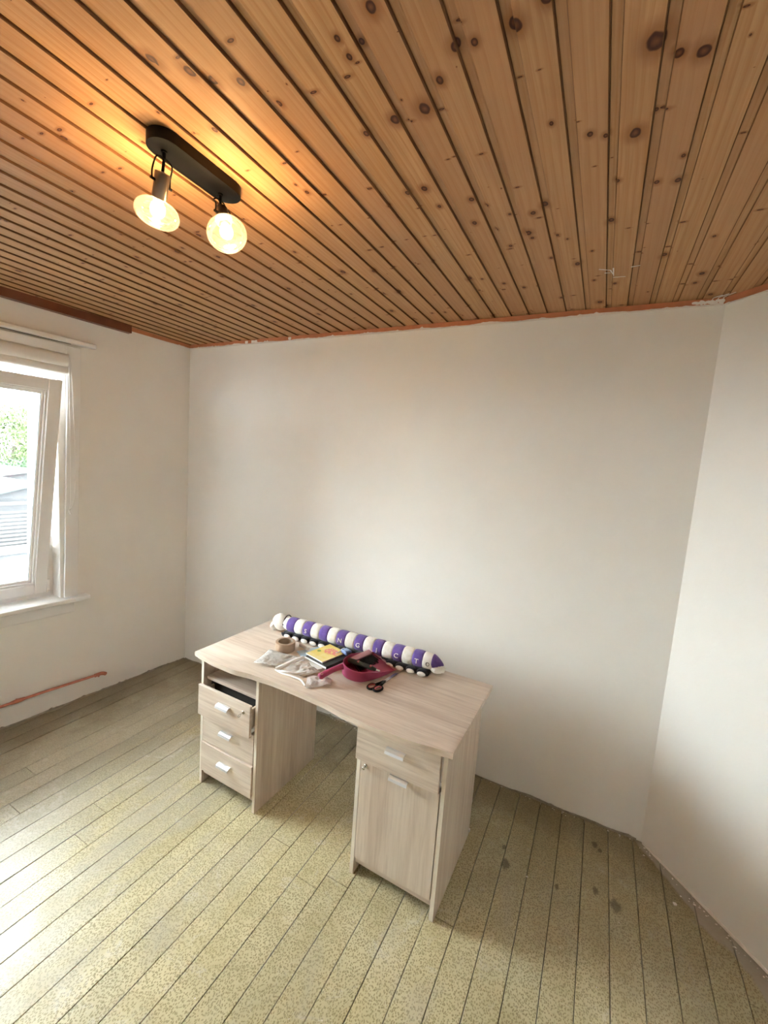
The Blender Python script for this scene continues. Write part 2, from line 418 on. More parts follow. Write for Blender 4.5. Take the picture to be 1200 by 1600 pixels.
# ceiling slab and planks ---------------------------------------------
bm = bmesh.new(); box(bm, -.7, XR + .4, YN - .4, .4, HT, HT + .12)
ceiling = struct(newobj('ceiling', bm, M_SLAB), 'varnished knotty pine board ceiling with shadow-gap grooves')
CP = .0888; c_line = 2.9325
i0 = math.floor((-.34 - c_line) / CP); i1 = math.ceil((XR + .03 - c_line) / CP)
rc = random.Random(5)
for i in range(i0, i1):
    xa = c_line + i * CP
    j = rc.uniform(-.0006, .0006)
    band = .0205
    # profile left to right: recessed tongue band, step, face with eased edges
    prof = [(.0003, .0125), (.0008, .0064), (band - .0045, .0060), (band - .0012, .0052), (band + .0008, .0003), (CP - .0030, 0), (CP - .0006, .0018), (CP - .0002, .0070), (CP - .0001, .0125)]
    bm = bmesh.new(); A, B = [], []
    for px, pz in prof:
        x = xa + px; yb = max(y_back(xa, .04), y_back(xa + CP, .04))
        yb = max(yb, YN + .1)
        A.append(bm.verts.new((x, yb, H + pz))); B.append(bm.verts.new((x, YN - .04, H + pz)))
    n = len(prof)
    bm.faces.new(A); bm.faces.new(B[::-1])
    for q in range(n): bm.faces.new((A[q], B[q], B[(q+1) % n], A[(q+1) % n]))
    bm.faces.ensure_lookup_table()
    for f in bm.faces:
        c_ = f.calc_center_median().x - xa
        if len(f.verts) == 4 and (c_ > CP - .0025 or c_ < .0007): f.material_index = 1
        elif len(f.verts) == 4 and band - .0015 < c_ < band + .0010: f.material_index = 2
    newobj('plank', bm, None, ceiling, mats=[M_PINE, M_STAIN, M_STAIN2])
bm = bmesh.new()
for xa_, ya_, xb_, yb_ in ((2.905,-.435,2.945,-.415),(2.945,-.415,2.955,-.375),(2.955,-.43,2.957,-.36),(2.955,-.345,3.00,-.340),(3.015,-.42,3.045,-.425),(2.925,-.395,2.945,-.390)):
    d_ = Vector((xb_ - xa_, yb_ - ya_, 0)); n_ = Vector((-d_.y, d_.x, 0)).normalized() * .0024
    vs = [bm.verts.new(Vector(p) + Vector((0, 0, H - .0012)) + k_ * n_) for p, k_ in (((xa_, ya_, 0), 1), ((xb_, yb_, 0), .6), ((xb_, yb_, 0), -.6), ((xa_, ya_, 0), -1))]
    vt = [bm.verts.new(v.co + Vector((0, 0, .0012))) for v in vs]
    bm.faces.new(vs); bm.faces.new(vt[::-1])
    for q in range(4): bm.faces.new((vs[q], vs[(q+1) % 4], vt[(q+1) % 4], vt[q]))
o = newobj('paint_scratch', bm, M_FILLER, ceiling); o['kind'] = 'stuff'
# walls ------------------------------------------------------------------
def wall_box(bm, x0, x1, z0=0, z1=H, t=OUT, s=1):
    """a straight stretch of wall: inner face at local y=0, body on the side s"""
    a, c = sorted((0, s * t)); box(bm, x0, x1, a, c, z0, z1)
# back wall
bm = bmesh.new(); box(bm, -.3, W + .02, 0, .06, -.05, H); box(bm, -.3, W + .3, .06, OUT, -.05, HT - .001)
wb = struct(newobj('wall_back', bm, M_WALL), 'long freshly plastered off-white wall behind the desk')
# left wall with the window opening, in its own frame (x towards the camera, y into the room)
WT0, WT1, WZ0, WZ1 = .905, 1.98, .735, 2.325
bm = bmesh.new()
LL = 4.2
for a, c, z0, z1 in ((-.05, WT0, -.05, H), (WT1, LL, -.05, H), (WT0, WT1, -.05, WZ0), (WT0, WT1, WZ1, H)):
    box(bm, a, c, -OUT, 0, z0, z1)
box(bm, -.3, LL, -OUT, -.06, H, HT - .001)
wl = struct(newobj('wall_left', bm, M_WALL), 'off-white plastered wall around the window', ML)
# splayed wall and right wall
bm = bmesh.new(); box(bm, 0, 1.5, 0, .06, -.05, H); box(bm, 0, 1.6, .06, OUT, -.05, HT - .001)
wr = struct(newobj('wall_splayed', bm, M_WALL), 'off-white splayed wall right of the corner', MR)
bm = bmesh.new(); box(bm, XR, XR + OUT, YN - .2, YR, -.05, H); box(bm, XR + .06, XR + OUT, YN - .2, YR + .15, H, HT - .001)
struct(newobj('wall_right', bm, M_WALL), 'plain off-white wall to the right of the camera')
# wall behind the camera with an opening for the added fill window
bm = bmesh.new(); VX0, VX1, VZ0, VZ1 = .3, .75, 1.1, 2.0
for a, c, z0, z1 in ((-.6, VX0, -.05, H), (VX1, XR + .2, -.05, H), (VX0, VX1, -.05, VZ0), (VX0, VX1, VZ1, H)):
    box(bm, a, c, YN - OUT, YN, z0, z1)
box(bm, -.6, XR + .2, YN - OUT, YN - .06, H, HT - .001)
struct(newobj('wall_front', bm, M_WALL), 'off-white wall behind the camera with an added fill window')

# terracotta strip under the ceiling and the ragged filler along it -------
def ragged(name, mat, parent, length, zbase, amp, y0, y1, seed, step=.012, up=True, spikes=.06, spk=2.5, start=0.0):
    bm = bmesh.new(); rg = random.Random(seed); n = int(length / step); pr = None; cur = .3
    for k in range(n + 1):
        x = start + k * step
        cur = .55 * cur + .45 * max(0.02, noise.noise(Vector((x * 7, seed * 3.7, 0))) + .35 + rg.uniform(-.25, .25))
        h = cur * amp
        if rg.random() < spikes: h *= rg.uniform(1.3, spk)
        zt = zbase + (h if up else -h)
        ver = [bm.verts.new(v) for v in ((x, y0, zbase - (.004 if up else -.004)), (x, y1, zbase - (.004 if up else -.004)), (x + rg.uniform(-.003, .003), y1 * .6 + y0 * .4, zt), (x, y0, zt))]
        if pr:
            for a in range(4): bm.faces.new((pr[a], pr[(a+1) % 4], ver[(a+1) % 4], ver[a]))
        else: bm.faces.new(ver)
        pr = ver
    bm.faces.new(pr[::-1])
    return newobj(name, bm, mat, parent)
bm = bmesh.new(); box(bm, 0, W, -.004, .0, H - .026, H - .0005)
t = struct(newobj('trim_2', bm, M_TERRA, None), 'thin terracotta strip along the top of the back wall')
ragged('filler_edge', M_FILLER, t, W - .01, H - .027, .011, 0.0, -.0065, 3, spikes=.10)
bm = bmesh.new(); box(bm, 0.004, .46, 0, .004, H - .026, H - .0005)
t = struct(newobj('trim_3', bm, M_TERRA), 'short terracotta strip between the brown board and the corner', ML)
ragged('filler_edge', M_FILLER, t, .45, H - .027, .006, 0.0, .0065, 5)
bm = bmesh.new(); box(bm, 0.003, 1.5, -.004, 0, H - .026, H - .0005)
t = struct(newobj('trim_4', bm, M_TERRA), 'terracotta strip along the top of the splayed wall', MR)
ragged('filler_edge', M_FILLER, t, 1.49, H - .027, .010, 0.0, -.0065, 8, spikes=.1)
# blobs of filler in the far right corner and by the middle
def blob(bm, c, sx, sy, sz, seed, n=2):
    r_ = bmesh.ops.create_icosphere(bm, subdivisions=n, radius=1.0)
    for v in r_['verts']:
        k = 1 + .35 * noise.noise(v.co * 2.1 + Vector((seed, seed * 2, 0)))
        v.co = Vector((c[0] + v.co.x * sx * k, c[1] + v.co.y * sy * k, c[2] + v.co.z * sz * k))
bm = bmesh.new()
for q in range(9): blob(bm, (W - .015 - q * .012, -.004, H - .015 - .008 * noise.noise(Vector((q * 1.7, 0, 0)))), .012, .0018, .006 + .004 * (q % 3 == 0), q * 3.1)
for q in range(3): tube(bm, spline([(W - .02 + q * .02 - .03, -.006, H - .006), (W - .025 + q * .018 - .02, -.015, H - .0015), (W - .02 + q * .02, -.035 - .01 * q, H - .001)], 5), .0016, 5)
newobj('filler_smear', bm, M_FILLER, bpy.data.objects['trim_2'])
bm = bmesh.new()
for q, x in enumerate((.60, .612, .66, .675, .69, .70, 1.0, 1.01)): blob(bm, (x, -.004, H - .015), .009, .002, .010, q + 20)
newobj('filler_smear', bm, M_FILLER, bpy.data.objects['trim_2'])
# red-brown board fixed to the left wall under the ceiling
bm = bmesh.new(); box(bm, .475, 4.1, .0, .045, H - .050, H - .0005, bev=.0015)
struct(newobj('trim_1', bm, M_MAHOG), 'dark red-brown board along the top of the window wall', ML)
# rough bottom edges of the plaster
for nm, mt, ln, s, seed, par in (('trim_5', None, W, -1, 31, None), ('trim_6', ML, 4.0, 1, 32, None), ('trim_7', MR, 1.48, -1, 33, None)):
    o = ragged(nm, M_FILLER if nm == 'trim_7' else plain('dirty_plaster_foot', (.30, .27, .22), .95, var=.5, sc=30), None, ln - .02, .0025, .012, 0.0, s * .007, seed, step=.016, spikes=.12, start=.01)
    struct(o, {'trim_5': 'ragged plaster foot of the back wall', 'trim_6': 'ragged plaster foot of the window wall', 'trim_7': 'ragged plaster foot of the splayed wall'}[nm])
    if mt is not None: o.matrix_world = mt
# added fill window, unseen behind the camera, to balance the light
fill_win = bpy.data.objects.new('fill_window', None); COL.objects.link(fill_win); struct(fill_win, 'added fill window behind the camera')
bm = bmesh.new()
for a in ((VX0, VX0 + .07, VZ0, VZ1), (VX1 - .07, VX1, VZ0, VZ1), (VX0, VX1, VZ0, VZ0 + .07), (VX0, VX1, VZ1 - .07, VZ1), ((VX0 + VX1) / 2 - .05, (VX0 + VX1) / 2 + .05, VZ0, VZ1)):
    box(bm, a[0], a[1], YN - .16, YN - .10, a[2], a[3])
newobj('window_frame', bm, M_PVC, fill_win)
mkbox('pane', M_PANE, fill_win, (VX0 + .05, VX1 - .05, YN - .135, YN - .13, VZ0 + .05, VZ1 - .05), 0)

# portals to sample the sky through the left window and the added fill opening
def portal(name, M, sx, sy):
    ld = bpy.data.lights.new(name, 'AREA'); ld.shape = 'RECTANGLE'; ld.size = sx; ld.size_y = sy
    ld.cycles.is_portal = True
    o = bpy.data.objects.new(name, ld); COL.objects.link(o); o.matrix_world = M; return o
portal('window_portal', ML @ Matrix.Translation(((WT0 + WT1) / 2, -OUT - .02, (WZ0 + WZ1) / 2)) @ Matrix.Rotation(pi / 2, 4, 'X') @ Matrix.Rotation(pi, 4, 'X') @ Matrix.Rotation(0, 4, 'Y'), WT1 - WT0, WZ1 - WZ0)
portal('window_portal', Matrix.Translation(((VX0 + VX1) / 2, YN - OUT - .02, (VZ0 + VZ1) / 2)) @ Matrix.Rotation(pi / 2, 4, 'X') @ Matrix.Rotation(pi, 4, 'X'), VX1 - VX0, VZ1 - VZ0)

# ================================================================ WINDOW 1
def shear(z): return -.018 * (z - 1.5) / .75     # the old opening leans a little
ML2 = ML
win = bpy.data.objects.new('window_1', None); COL.objects.link(win); win.matrix_world = ML
struct(win, 'white tilt window standing ajar in the left wall')
def lean(o):
    for v in o.data.vertices: v.co.x += shear(v.co.z)
    return o
def wbox(name, mat, dims, bev=.002, parent=None):
    return lean(mkbox(name, mat, parent or win, dims, bev))
CT0, CT1 = .797, 2.08
wbox('casing', M_WHITE, (CT0, .872, 0, .020, .756, 2.372))
wbox('casing', M_WHITE, (2.005, CT1, 0, .020, .756, 2.372))
wbox('casing', M_WHITE, (.873, 2.004, 0, .020, 2.315, 2.372))
wbox('sill', M_WHITE, (.735, 2.15, -.12, .062, .727, .755), .004)
wbox('apron', M_WHITE, (.812, 2.08, 0, .020, .648, .727), .003)
# reveal lining from casing to frame
for d_ in ((.860, .874, -.11, 0, .756, 2.33), (2.003, 2.017, -.11, 0, .756, 2.33), (.874, 2.003, -.11, 0, 2.318, 2.332)): wbox('reveal_lining', M_WHITE, d_, 0)
# fixed frame
def ring(bm, t0, t1, y0, y1, z0, z1, wd, bev=.0015):
    for a in ((t0, t0 + wd, z0, z1), (t1 - wd, t1, z0, z1), (t0 + wd, t1 - wd, z0, z0 + wd), (t0 + wd, t1 - wd, z1 - wd, z1)):
        box(bm, a[0], a[1], y0, y1, a[2], a[3], bev)
bm = bmesh.new(); ring(bm, .878, 1.999, -.175, -.105, .757, 2.317, .052)
box(bm, .930, 1.947, -.175, -.105, 2.195, 2.265, .0015)
lean(newobj('window_frame', bm, M_PVC, win))
# exterior reveal
bm = bmesh.new(); box(bm, .880, .945, -OUT - .09, -.176, .74, 2.32); lean(newobj('outer_reveal', bm, M_WHITE, win))
wbox('outer_sill', M_WHITE, (.946, 1.98, -OUT - .06, -.176, .736, .750), 0)
# sashes
def sash(t0, t1, z0, z1, tilt):
    piv = Matrix.Translation((0, -.09, z0)) @ Matrix.Rotation(-tilt, 4, 'X') @ Matrix.Translation((0, .09, -z0))
    y0, y1 = -.150, -.090; fw = .068
    bm = bmesh.new(); ring(bm, t0, t1, y0, y1, z0, z1, fw, .003)
    bmesh.ops.transform(bm, matrix=piv, verts=bm.verts[:])
    s = lean(newobj('sash', bm, M_PVC, win))
    bm = bmesh.new()
    ring(bm, t0 + fw, t1 - fw, y0 + .012, y1 - .010, z0 + fw, z1 - fw, .012, .002)
    ring(bm, t0 + fw + .012, t1 - fw - .012, y0 + .012, y1 - .022, z0 + fw + .012, z1 - fw - .012, .014, .002)
    bmesh.ops.transform(bm, matrix=piv, verts=bm.verts[:]); lean(newobj('glazing_bead', bm, M_PVC, s))
    bm = bmesh.new(); e = fw + .0255
    ring(bm, t0 + e, t1 - e, y0 + .018, y1 - .026, z0 + e, z1 - e, .003, 0)
    bmesh.ops.transform(bm, matrix=piv, verts=bm.verts[:]); lean(newobj('gasket', bm, M_GASKET, s))
    bm = bmesh.new(); box(bm, t0 + fw + .01, t1 - fw - .01, -.125, -.121, z0 + fw + .01, z1 - fw - .01)
    bmesh.ops.transform(bm, matrix=piv, verts=bm.verts[:]); lean(newobj('pane', bm, M_PANE, s))
    return s, piv
s1, pv = sash(.930, 1.945, .785, 2.155, math.radians(8.0))
# hinge on the open sash, handle out of frame on its other stile
bm = bmesh.new(); box(bm, .914, .930, -.103, -.082, .80, .872, .002); box(bm, .912, .929, -.102, -.080, .774, .797, .002)
h = lean(newobj('hinge', bm, M_PVC, win))
bm = bmesh.new(); box(bm, 1.895, 1.925, -.09, -.078, 1.42, 1.49, .002); box(bm, 1.90, 1.92, -.085, -.050, 1.33, 1.47, .004)
bmesh.ops.transform(bm, matrix=pv, verts=bm.verts[:]); lean(newobj('handle', bm, M_PVC, s1))

# curtain rail ------------------------------------------------------------
rail = thing('curtain_rail', 'long white wooden curtain rail above the window', 'curtain rail', ML)
bm = bmesh.new(); box(bm, .705, 2.35, .022, .064, 2.383, 2.412, .009, 3); newobj('rail_body', bm, M_WHITE, rail)
mkbox('rail_slot', M_DARKGAP, rail, (.84, 2.32, .030, .036, 2.3805, 2.3825), 0)
for t_ in (.74, 1.5, 2.25): mkbox('bracket', M_WHITE, rail, (t_, t_ + .03, 0, .024, 2.386, 2.408), .001)
# roller blind ------------------------------------------------------------
blind = thing('roller_blind', 'white roller blind rolled up at the top of the window', 'blind', ML)
bm = bmesh.new(); box(bm, .868, 1.98, .0215, .030, 2.318, 2.374, .002); o = newobj('head_board', bm, M_WHITE, blind)
def xrot(prof, t0, t1, mat, name, n=24):
    Mx = Matrix.Translation((t0, prof[0], prof[1])) @ Matrix.Rotation(pi / 2, 4, 'Y')
    bm = bmesh.new(); lathe(bm, [(prof[2], 0), (prof[2], t1 - t0)], n, Mx); return auto_smooth(newobj(name, bm, mat, blind))
bm = bmesh.new()
pr = [(.020, 2.317), (.040, 2.312), (.054, 2.294), (.058, 2.266), (.052, 2.244), (.044, 2.238), (.046, 2.232), (.050, 2.220), (.048, 2.201), (.040, 2.189), (.024, 2.187), (.018, 2.199), (.018, 2.30)]
A = [bm.verts.new((.862, y, z)) for y, z in pr]; B = [bm.verts.new((1.98, y, z)) for y, z in pr]
bm.faces.new(A); bm.faces.new(B[::-1])
for q in range(len(pr)): bm.faces.new((A[q], B[q], B[(q+1) % len(pr)], A[(q+1) % len(pr)]))
auto_smooth(newobj('rolled_fabric', bm, M_BLIND, blind), 50)
bm = bmesh.new(); box(bm, .856, .861, .016, .056, 2.190, 2.318, .002); newobj('end_cap', bm, M_WHITE, blind)
bm = bmesh.new()
c1 = spline([(.853, .034, 2.305), (.851, .033, 2.0), (.850, .032, 1.7), (.852, .031, 1.42), (.860, .031, 1.345)], 6)
c2 = spline([(.846, .046, 2.300), (.836, .043, 2.0), (.826, .040, 1.7), (.832, .036, 1.42), (.8595, .033, 1.345)], 6)
tube(bm, c1, .0016, 6); tube(bm, c2, .0016, 6)
auto_smooth(newobj('pull_cord', bm, M_WHITE, blind), 60)
bm = bmesh.new(); blob(bm, (.860, .031, 1.338), .008, .006, .010, 3); tube(bm, [(.860, .031, 1.335), (.855, .033, 1.312)], [.004, .006], 6); tube(bm, [(.861, .031, 1.335), (.868, .033, 1.316)], [.003, .002], 6)
auto_smooth(newobj('cord_knot', bm, M_WHITE, blind), 60)

# pipe --------------------------------------------------------------------
pipe = thing('copper_pipe', 'terracotta-stained copper heating pipe along the foot of the window wall', 'pipe', ML)
bm = bmesh.new()
tube(bm, spline([(2.9, .022, .158), (1.8, .022, .158), (1.15, .022, .157), (.90, .022, .150), (.705, .022, .142)], 6), .0085, 12)
auto_smooth(newobj('tube', bm, M_COPPER, pipe))
bm = bmesh.new()
tube(bm, spline([(.715, .022, .142), (.69, .022, .142), (.672, .024, .142), (.660, .034, .141), (.655, .046, .140)], 5), .0125, 12)
auto_smooth(newobj('elbow', bm, M_COPPER, pipe))
bm = bmesh.new(); tube(bm, [(.70, .022, .139), (.70, .0, .118)], .004, 6); tube(bm, [(.69, .022, .134), (.69, .022, .124)], .006, 8)
newobj('clip', bm, M_COPPER, pipe)
bm = bmesh.new(); tube(bm, [(1.115, .022, .157), (1.135, .022, .157), (1.15, .022, .157), (1.165, .022, .157), (1.185, .022, .157)], [.010, .0125, .0135, .0125, .010], 12); tube(bm, [(1.15, .022, .157), (1.15, .0, .157)], .007, 8)
auto_smooth(newobj('coupling', bm, M_COPPER, pipe))

# ================================================================ CEILING LAMP
LX, LY = 1.884, -1.458
lamp = thing('ceiling_lamp', 'black ceiling lamp bar with two lit amber glass bulbs', 'lamp', Matrix.Translation((LX, LY, H)))
def stadium(hw, hl, n=14):
    pts = []
    for k in range(n + 1): a = pi * k / n; pts.append((hw * math.cos(a), hl - hw + hw * math.sin(a)))
    for k in range(n + 1): a = pi + pi * k / n; pts.append((hw * math.cos(a), -(hl - hw) + hw * math.sin(a)))
    return pts
bm = bmesh.new(); prism(bm, stadium(.0445, .1465), -.029, 0, .0015); auto_smooth(newobj('mounting_plate', bm, M_BLACK, lamp), 40)
def spot(jx, jy, axis, lenS=.062):
    J = Vector((jx - LX, jy - LY, -.029)); ax = Vector(axis).normalized()
    P1 = J + Vector((0, 0, -.016))
    C = P1 + Vector((0, 0, -.012)) + ax * .022              # top of the socket
    q = Vector((0, 0, -1)).rotation_difference(ax).to_matrix().to_4x4()
    F = Matrix.Translation(C) @ q                                # local -z runs along the socket axis
    bm = bmesh.new(); lathe(bm, [(.0085, J.z - .004), (.0085, J.z + .001)], 16, Matrix.Translation((J.x, J.y, 0)))
    tube(bm, [J, P1, P1 + Vector((0, 0, -.004))], .0050, 10)
    auto_smooth(newobj('stem', bm, M_BLACK, lamp))
    # U bracket either side of the socket, along the bar (y)
    bm = bmesh.new(); hwid = .0265
    top = P1 + Vector((0, 0, -.002)); low = C + ax * .026
    for s in (-1, 1):
        pts = spline([top, top + Vector((0, s * .014, -.001)), top + Vector((0, s * .024, -.010)), low + Vector((0, s * hwid, .022)), low + Vector((0, s * hwid, .0))], 6)
        tube(bm, pts, .0022, 8)
        tube(bm, [low + Vector((0, s * .019, 0)), low + Vector((0, s * .031, 0))], .0038, 10)
    tube(bm, [top, C + Vector((0, 0, .002)) + ax * .006], .0040, 8)
    auto_smooth(newobj('bracket', bm, M_BLACK, lamp))
    bm = bmesh.new(); lathe(bm, [(.004, .002), (.0175, .0), (.0190, -.002), (.0190, -lenS), (.0165, -lenS), (.0165, -.01)], 32, F, cap1=False)
    auto_smooth(newobj('socket', bm, M_SOCKET, lamp), 40)
    # oblate blown globe, open neck inside the socket
    zc = -lenS - .034
    prof = [(.0160, -lenS + .004), (.0175, -lenS - .001), (.030, -lenS - .004), (.045, -lenS - .012), (.0545, -lenS - .024), (.0582, zc - .003), (.0558, zc - .015), (.047, zc - .027), (.034, zc - .035), (.018, zc - .0395), (.001, zc - .041)]
    pts = spline([Vector((r, 0, z)) for r, z in prof], 4)
    bm = bmesh.new(); lathe(bm, [(max(p.x, .0005), p.z) for p in pts], 48, F, cap0=False)
    g = newobj('glass_globe', bm, M_GLOBE, lamp, smooth=True)
    bm = bmesh.new()
    pts = spline([Vector((r, 0, z)) for r, z in ((.010, -lenS + .004), (.011, -lenS - .004), (.0185, -lenS - .018), (.020, -lenS - .030), (.016, -lenS - .042), (.007, -lenS - .049), (.0005, -lenS - .0505))], 3)
    lathe(bm, [(max(p.x, .0004), p.z) for p in pts], 28, F, cap0=False); bulb = newobj('bulb', bm, M_BULBGLASS, lamp, smooth=True)
    bm = bmesh.new()
    for k in range(4):
        a = pi / 4 + k * pi / 2; p = []
        for u in range(7): z = -lenS - .012 - u * .0042; rr_ = .003 + .0042 * math.sin(u / 6 * pi); p.append(F @ Vector((rr_ * math.cos(a + u * .15), rr_ * math.sin(a + u * .15), z)))
        tube(bm, p, .0019, 6)
    newobj('filament', bm, M_FILA, bulb)
    ld = bpy.data.lights.new('bulb_light', 'POINT'); ld.energy = BULB_W; ld.color = (1.0, .66, .32); ld.shadow_soft_size = .012
    lo = bpy.data.objects.new('bulb_light', ld); COL.objects.link(lo); lo.parent = lamp; lo.location = F @ Vector((0, 0, -lenS - .026))
spot(1.876, -1.556, (-.052, .019, -.095))
spot(1.872, -1.366, (.046, -.016, -.087))

# ================================================================ DESK
desk = thing('desk', 'pale bleached-oak double pedestal desk with drawers and a cupboard door', 'desk', MD)
A_, B_, L_ = .406, .973, 1.366
TH = .018; ZU = .719; DEP = .485
def ctrl(x):
    pts = [(-.022,-.026),(.05,-.036),(.14,-.046),(.26,-.048),(.40,-.028),(.52,-.018),(.675,-.019),(.784,-.024),(.93,-.041),(1.05,-.050),(1.20,-.043),(1.388,-.020)]
    for (a, b), (c, d) in zip(pts, pts[1:]):
        if x <= c: t_ = (x - a) / (c - a); t_ = t_ * t_ * (3 - 2 * t_); return b + (d - b) * t_
    return pts[-1][1]
nx = 56; poly = [(-.022 + 1.41 * k / nx, ctrl(-.022 + 1.41 * k / nx)) for k in range(nx + 1)] + [(1.388, .572), (-.022, .572)]
bm = bmesh.new(); prism(bm, poly, ZU, DESKZ, .003); ttop = auto_smooth(newobj('tabletop', bm, M_DX, desk), 40)
ttop.data.materials.append(M_DLIT)
for f in ttop.data.polygons:
    if f.normal.y < -.5: f.material_index = 1
def banded(o, m, ny=-.9):
    o.data.materials.append(m)
    for f in o.data.polygons:
        if f.normal.y < ny: f.material_index = 1
    return o
for x0 in (0, A_ - TH, B_, L_ - TH): banded(mkbox('side_panel', M_DZ, desk, (x0, x0 + TH, 0, DEP, 0, ZU - .0005), .0008), M_EDGE)
for a, c in ((TH, A_ - TH), (B_ + TH, L_ - TH)):
    mkbox('back_panel', M_DZ, desk, (a + .0005, c - .0005, DEP - .012, DEP - .004, .055, ZU - .001), 0)
    mkbox('kick_plate', M_DX, desk, (a + .0005, c - .0005, .012, .028, .052, .082), .0005)
    mkbox('bottom_board', M_DX, desk, (a + .0005, c - .0005, .028, DEP - .013, .064, .080), 0)
mkbox('shelf', M_DX, desk, (TH + .0005, A_ - TH - .0005, .022, DEP - .013, .586, .602), .0008)
def handle(parent, xc, z, y):
    bm = bmesh.new(); hw = .041
    prof = [(y, z + .012), (y - .010, z + .0115), (y - .022, z + .006), (y - .026, z - .004), (y - .0235, z - .0045), (y - .020, z + .003), (y - .010, z + .008), (y, z + .0085)]
    A = [bm.verts.new((xc - hw, p[0], p[1])) for p in prof]; B = [bm.verts.new((xc + hw, p[0], p[1])) for p in prof]
    bm.faces.new(A); bm.faces.new(B[::-1])
    for q in range(len(prof)): bm.faces.new((A[q], B[q], B[(q+1) % len(prof)], A[(q+1) % len(prof)]))
    return newobj('handle', bm, M_ALU, parent)
def drawer(x0, x1, z0, z1, y, hx, hz, box_=True, name='drawer'):
    d = mkbox(name, M_DX, desk, (x0, x1, y, y + .016, z0, z1), .001)
    if box_:
        bm = bmesh.new(); a, c = x0 + .012, x1 - .012; zb = z0 + .02; zt = z1 - .03
        box(bm, a, a + .012, y + .0165, y + .40, zb, zt); box(bm, c - .012, c, y + .0165, y + .40, zb, zt)
        box(bm, a + .012, c - .012, y + .388, y + .40, zb, zt); box(bm, a + .012, c - .012, y + .0165, y + .388, zb, zb + .005)
        newobj('drawer_box', bm, M_DZ, d)
        mkbox('drawer_slide', M_WHITE, d, (a - .008, a - .001, y + .02, y + .38, zb - .003, zb + .018), 0)
        mkbox('drawer_slide', M_WHITE, d, (c + .001, c + .008, y + .02, y + .38, zb - .003, zb + .018), 0)
    handle(d, hx, hz, y)
    return d
def lock(parent, x, y, z, key=True):
    bm = bmesh.new(); Mx = Matrix.Translation((x, y, z)) @ Matrix.Rotation(pi / 2, 4, 'X')
    lathe(bm, [(.0085, -.0005), (.0085, .0035), (.007, .005), (.003, .005), (.003, .004)], 20, Mx)
    if key:
        tube(bm, [(x, y - .004, z), (x, y - .016, z)], .0022, 6)
        K = Matrix.Translation((x, y - .018, z))
        tor = [K @ Vector((.001 * math.sin(a), -.008 + .0085 * math.cos(a), .0075 * math.sin(a) - .004)) for a in [2 * pi * k / 14 for k in range(15)]]
        tube(bm, tor, .0019, 6)
    return auto_smooth(newobj('lock', bm, M_STEEL, parent))
# left pedestal: three drawers, the topmost pulled out a little
d1 = drawer(.020, .386, .417, .581, -.034, .212, .520); lock(d1, .345, -.034, .540)
drawer(.0205, .3855, .251, .4145, -.001, .203, .348)
drawer(.0205, .3855, .084, .2475, -.010, .203, .178)
mkbox('drawer_gap_rail', M_DARKGAP, desk, (TH + .001, A_ - TH - .001, .05, .06, .50, .585), 0)
# dark cam hole in the side panel
bm = bmesh.new(); box(bm, A_ - TH - .0012, A_ - TH - .0002, .004, .012, .428, .446); newobj('cam_hole', bm, M_DARKGAP, desk)
# right pedestal: one drawer over a door
drawer(B_ + .001, L_ - TH - .006, .552, ZU - .004, -.016, 1.158, .652)
door = mkbox('door', M_DZ, desk, (B_ + TH + .003, L_ - TH - .003, -.002, .014, .086, .549), .001)
handle(door, 1.176, .545 - .010, -.002); lock(door, 1.020, -.002, .528, key=False)
bm = bmesh.new(); tube(bm, [(1.020, -.006, .528), (1.018, -.020, .527)], .0032, 8)
blob(bm, (1.018, -.021, .527), .0075, .003, .0065, 4); newobj('key', bm, M_STEEL, door, smooth=True)
for za, zb_ in ((.60, .70), (.575, .596)): mkbox('drawer_slide', M_WHITE, desk, (L_ - TH - .0045, L_ - TH - .0005, -.002, .006, za, zb_), .001)
bm = bmesh.new(); box(bm, L_ - .001, L_ + .007, DEP - .02, DEP - .006, .020, .034, .002); newobj('panel_peg', bm, M_FILLER, desk)

# ================================================================ THINGS ON THE DESK
def DP(x, y, z=0, rot=0):   # desk coordinates to a world matrix at the top surface
    return MD @ Matrix.Translation((x, y, DESKZ + z)) @ Matrix.Rotation(rot, 4, 'Z')
# --- long plush toy ---------------------------------------------------------
def m_cloth(name, c1, c2=None, sc=50, weave=260):
    b = NB(name, .9, spec=.15); p = b.obj(); f = b.noise(p, sc, 4, .6)
    col = b.mix(b.rr(f, .35, .7), c1, c2 or tuple(v * .85 for v in c1)); b.color(col)
    b.b.inputs['Sheen Weight'].default_value = .25
    b.bump(b.math('ADD', b.noise(p, weave, 2), b.math('MULTIPLY', f, 2)), .5, .0012); return b.m
M_PURP = m_cloth('purple_plush', (.125, .075, .300), (.165, .105, .37))
M_CREAM = m_cloth('white_plush', (.84, .83, .80), (.76, .74, .69))
M_PRINT = m_cloth('white_printed_plush', (.84, .83, .80), (.72, .70, .60), sc=70)
M_NAVY = m_cloth('black_plush', (.012, .011, .018))
toy = thing('plush_toy', 'long purple and white striped plush caterpillar with black feet lying along the desk', 'plush toy', DP(.17, .437, 0, .070))
TR = .044; ZC = .062
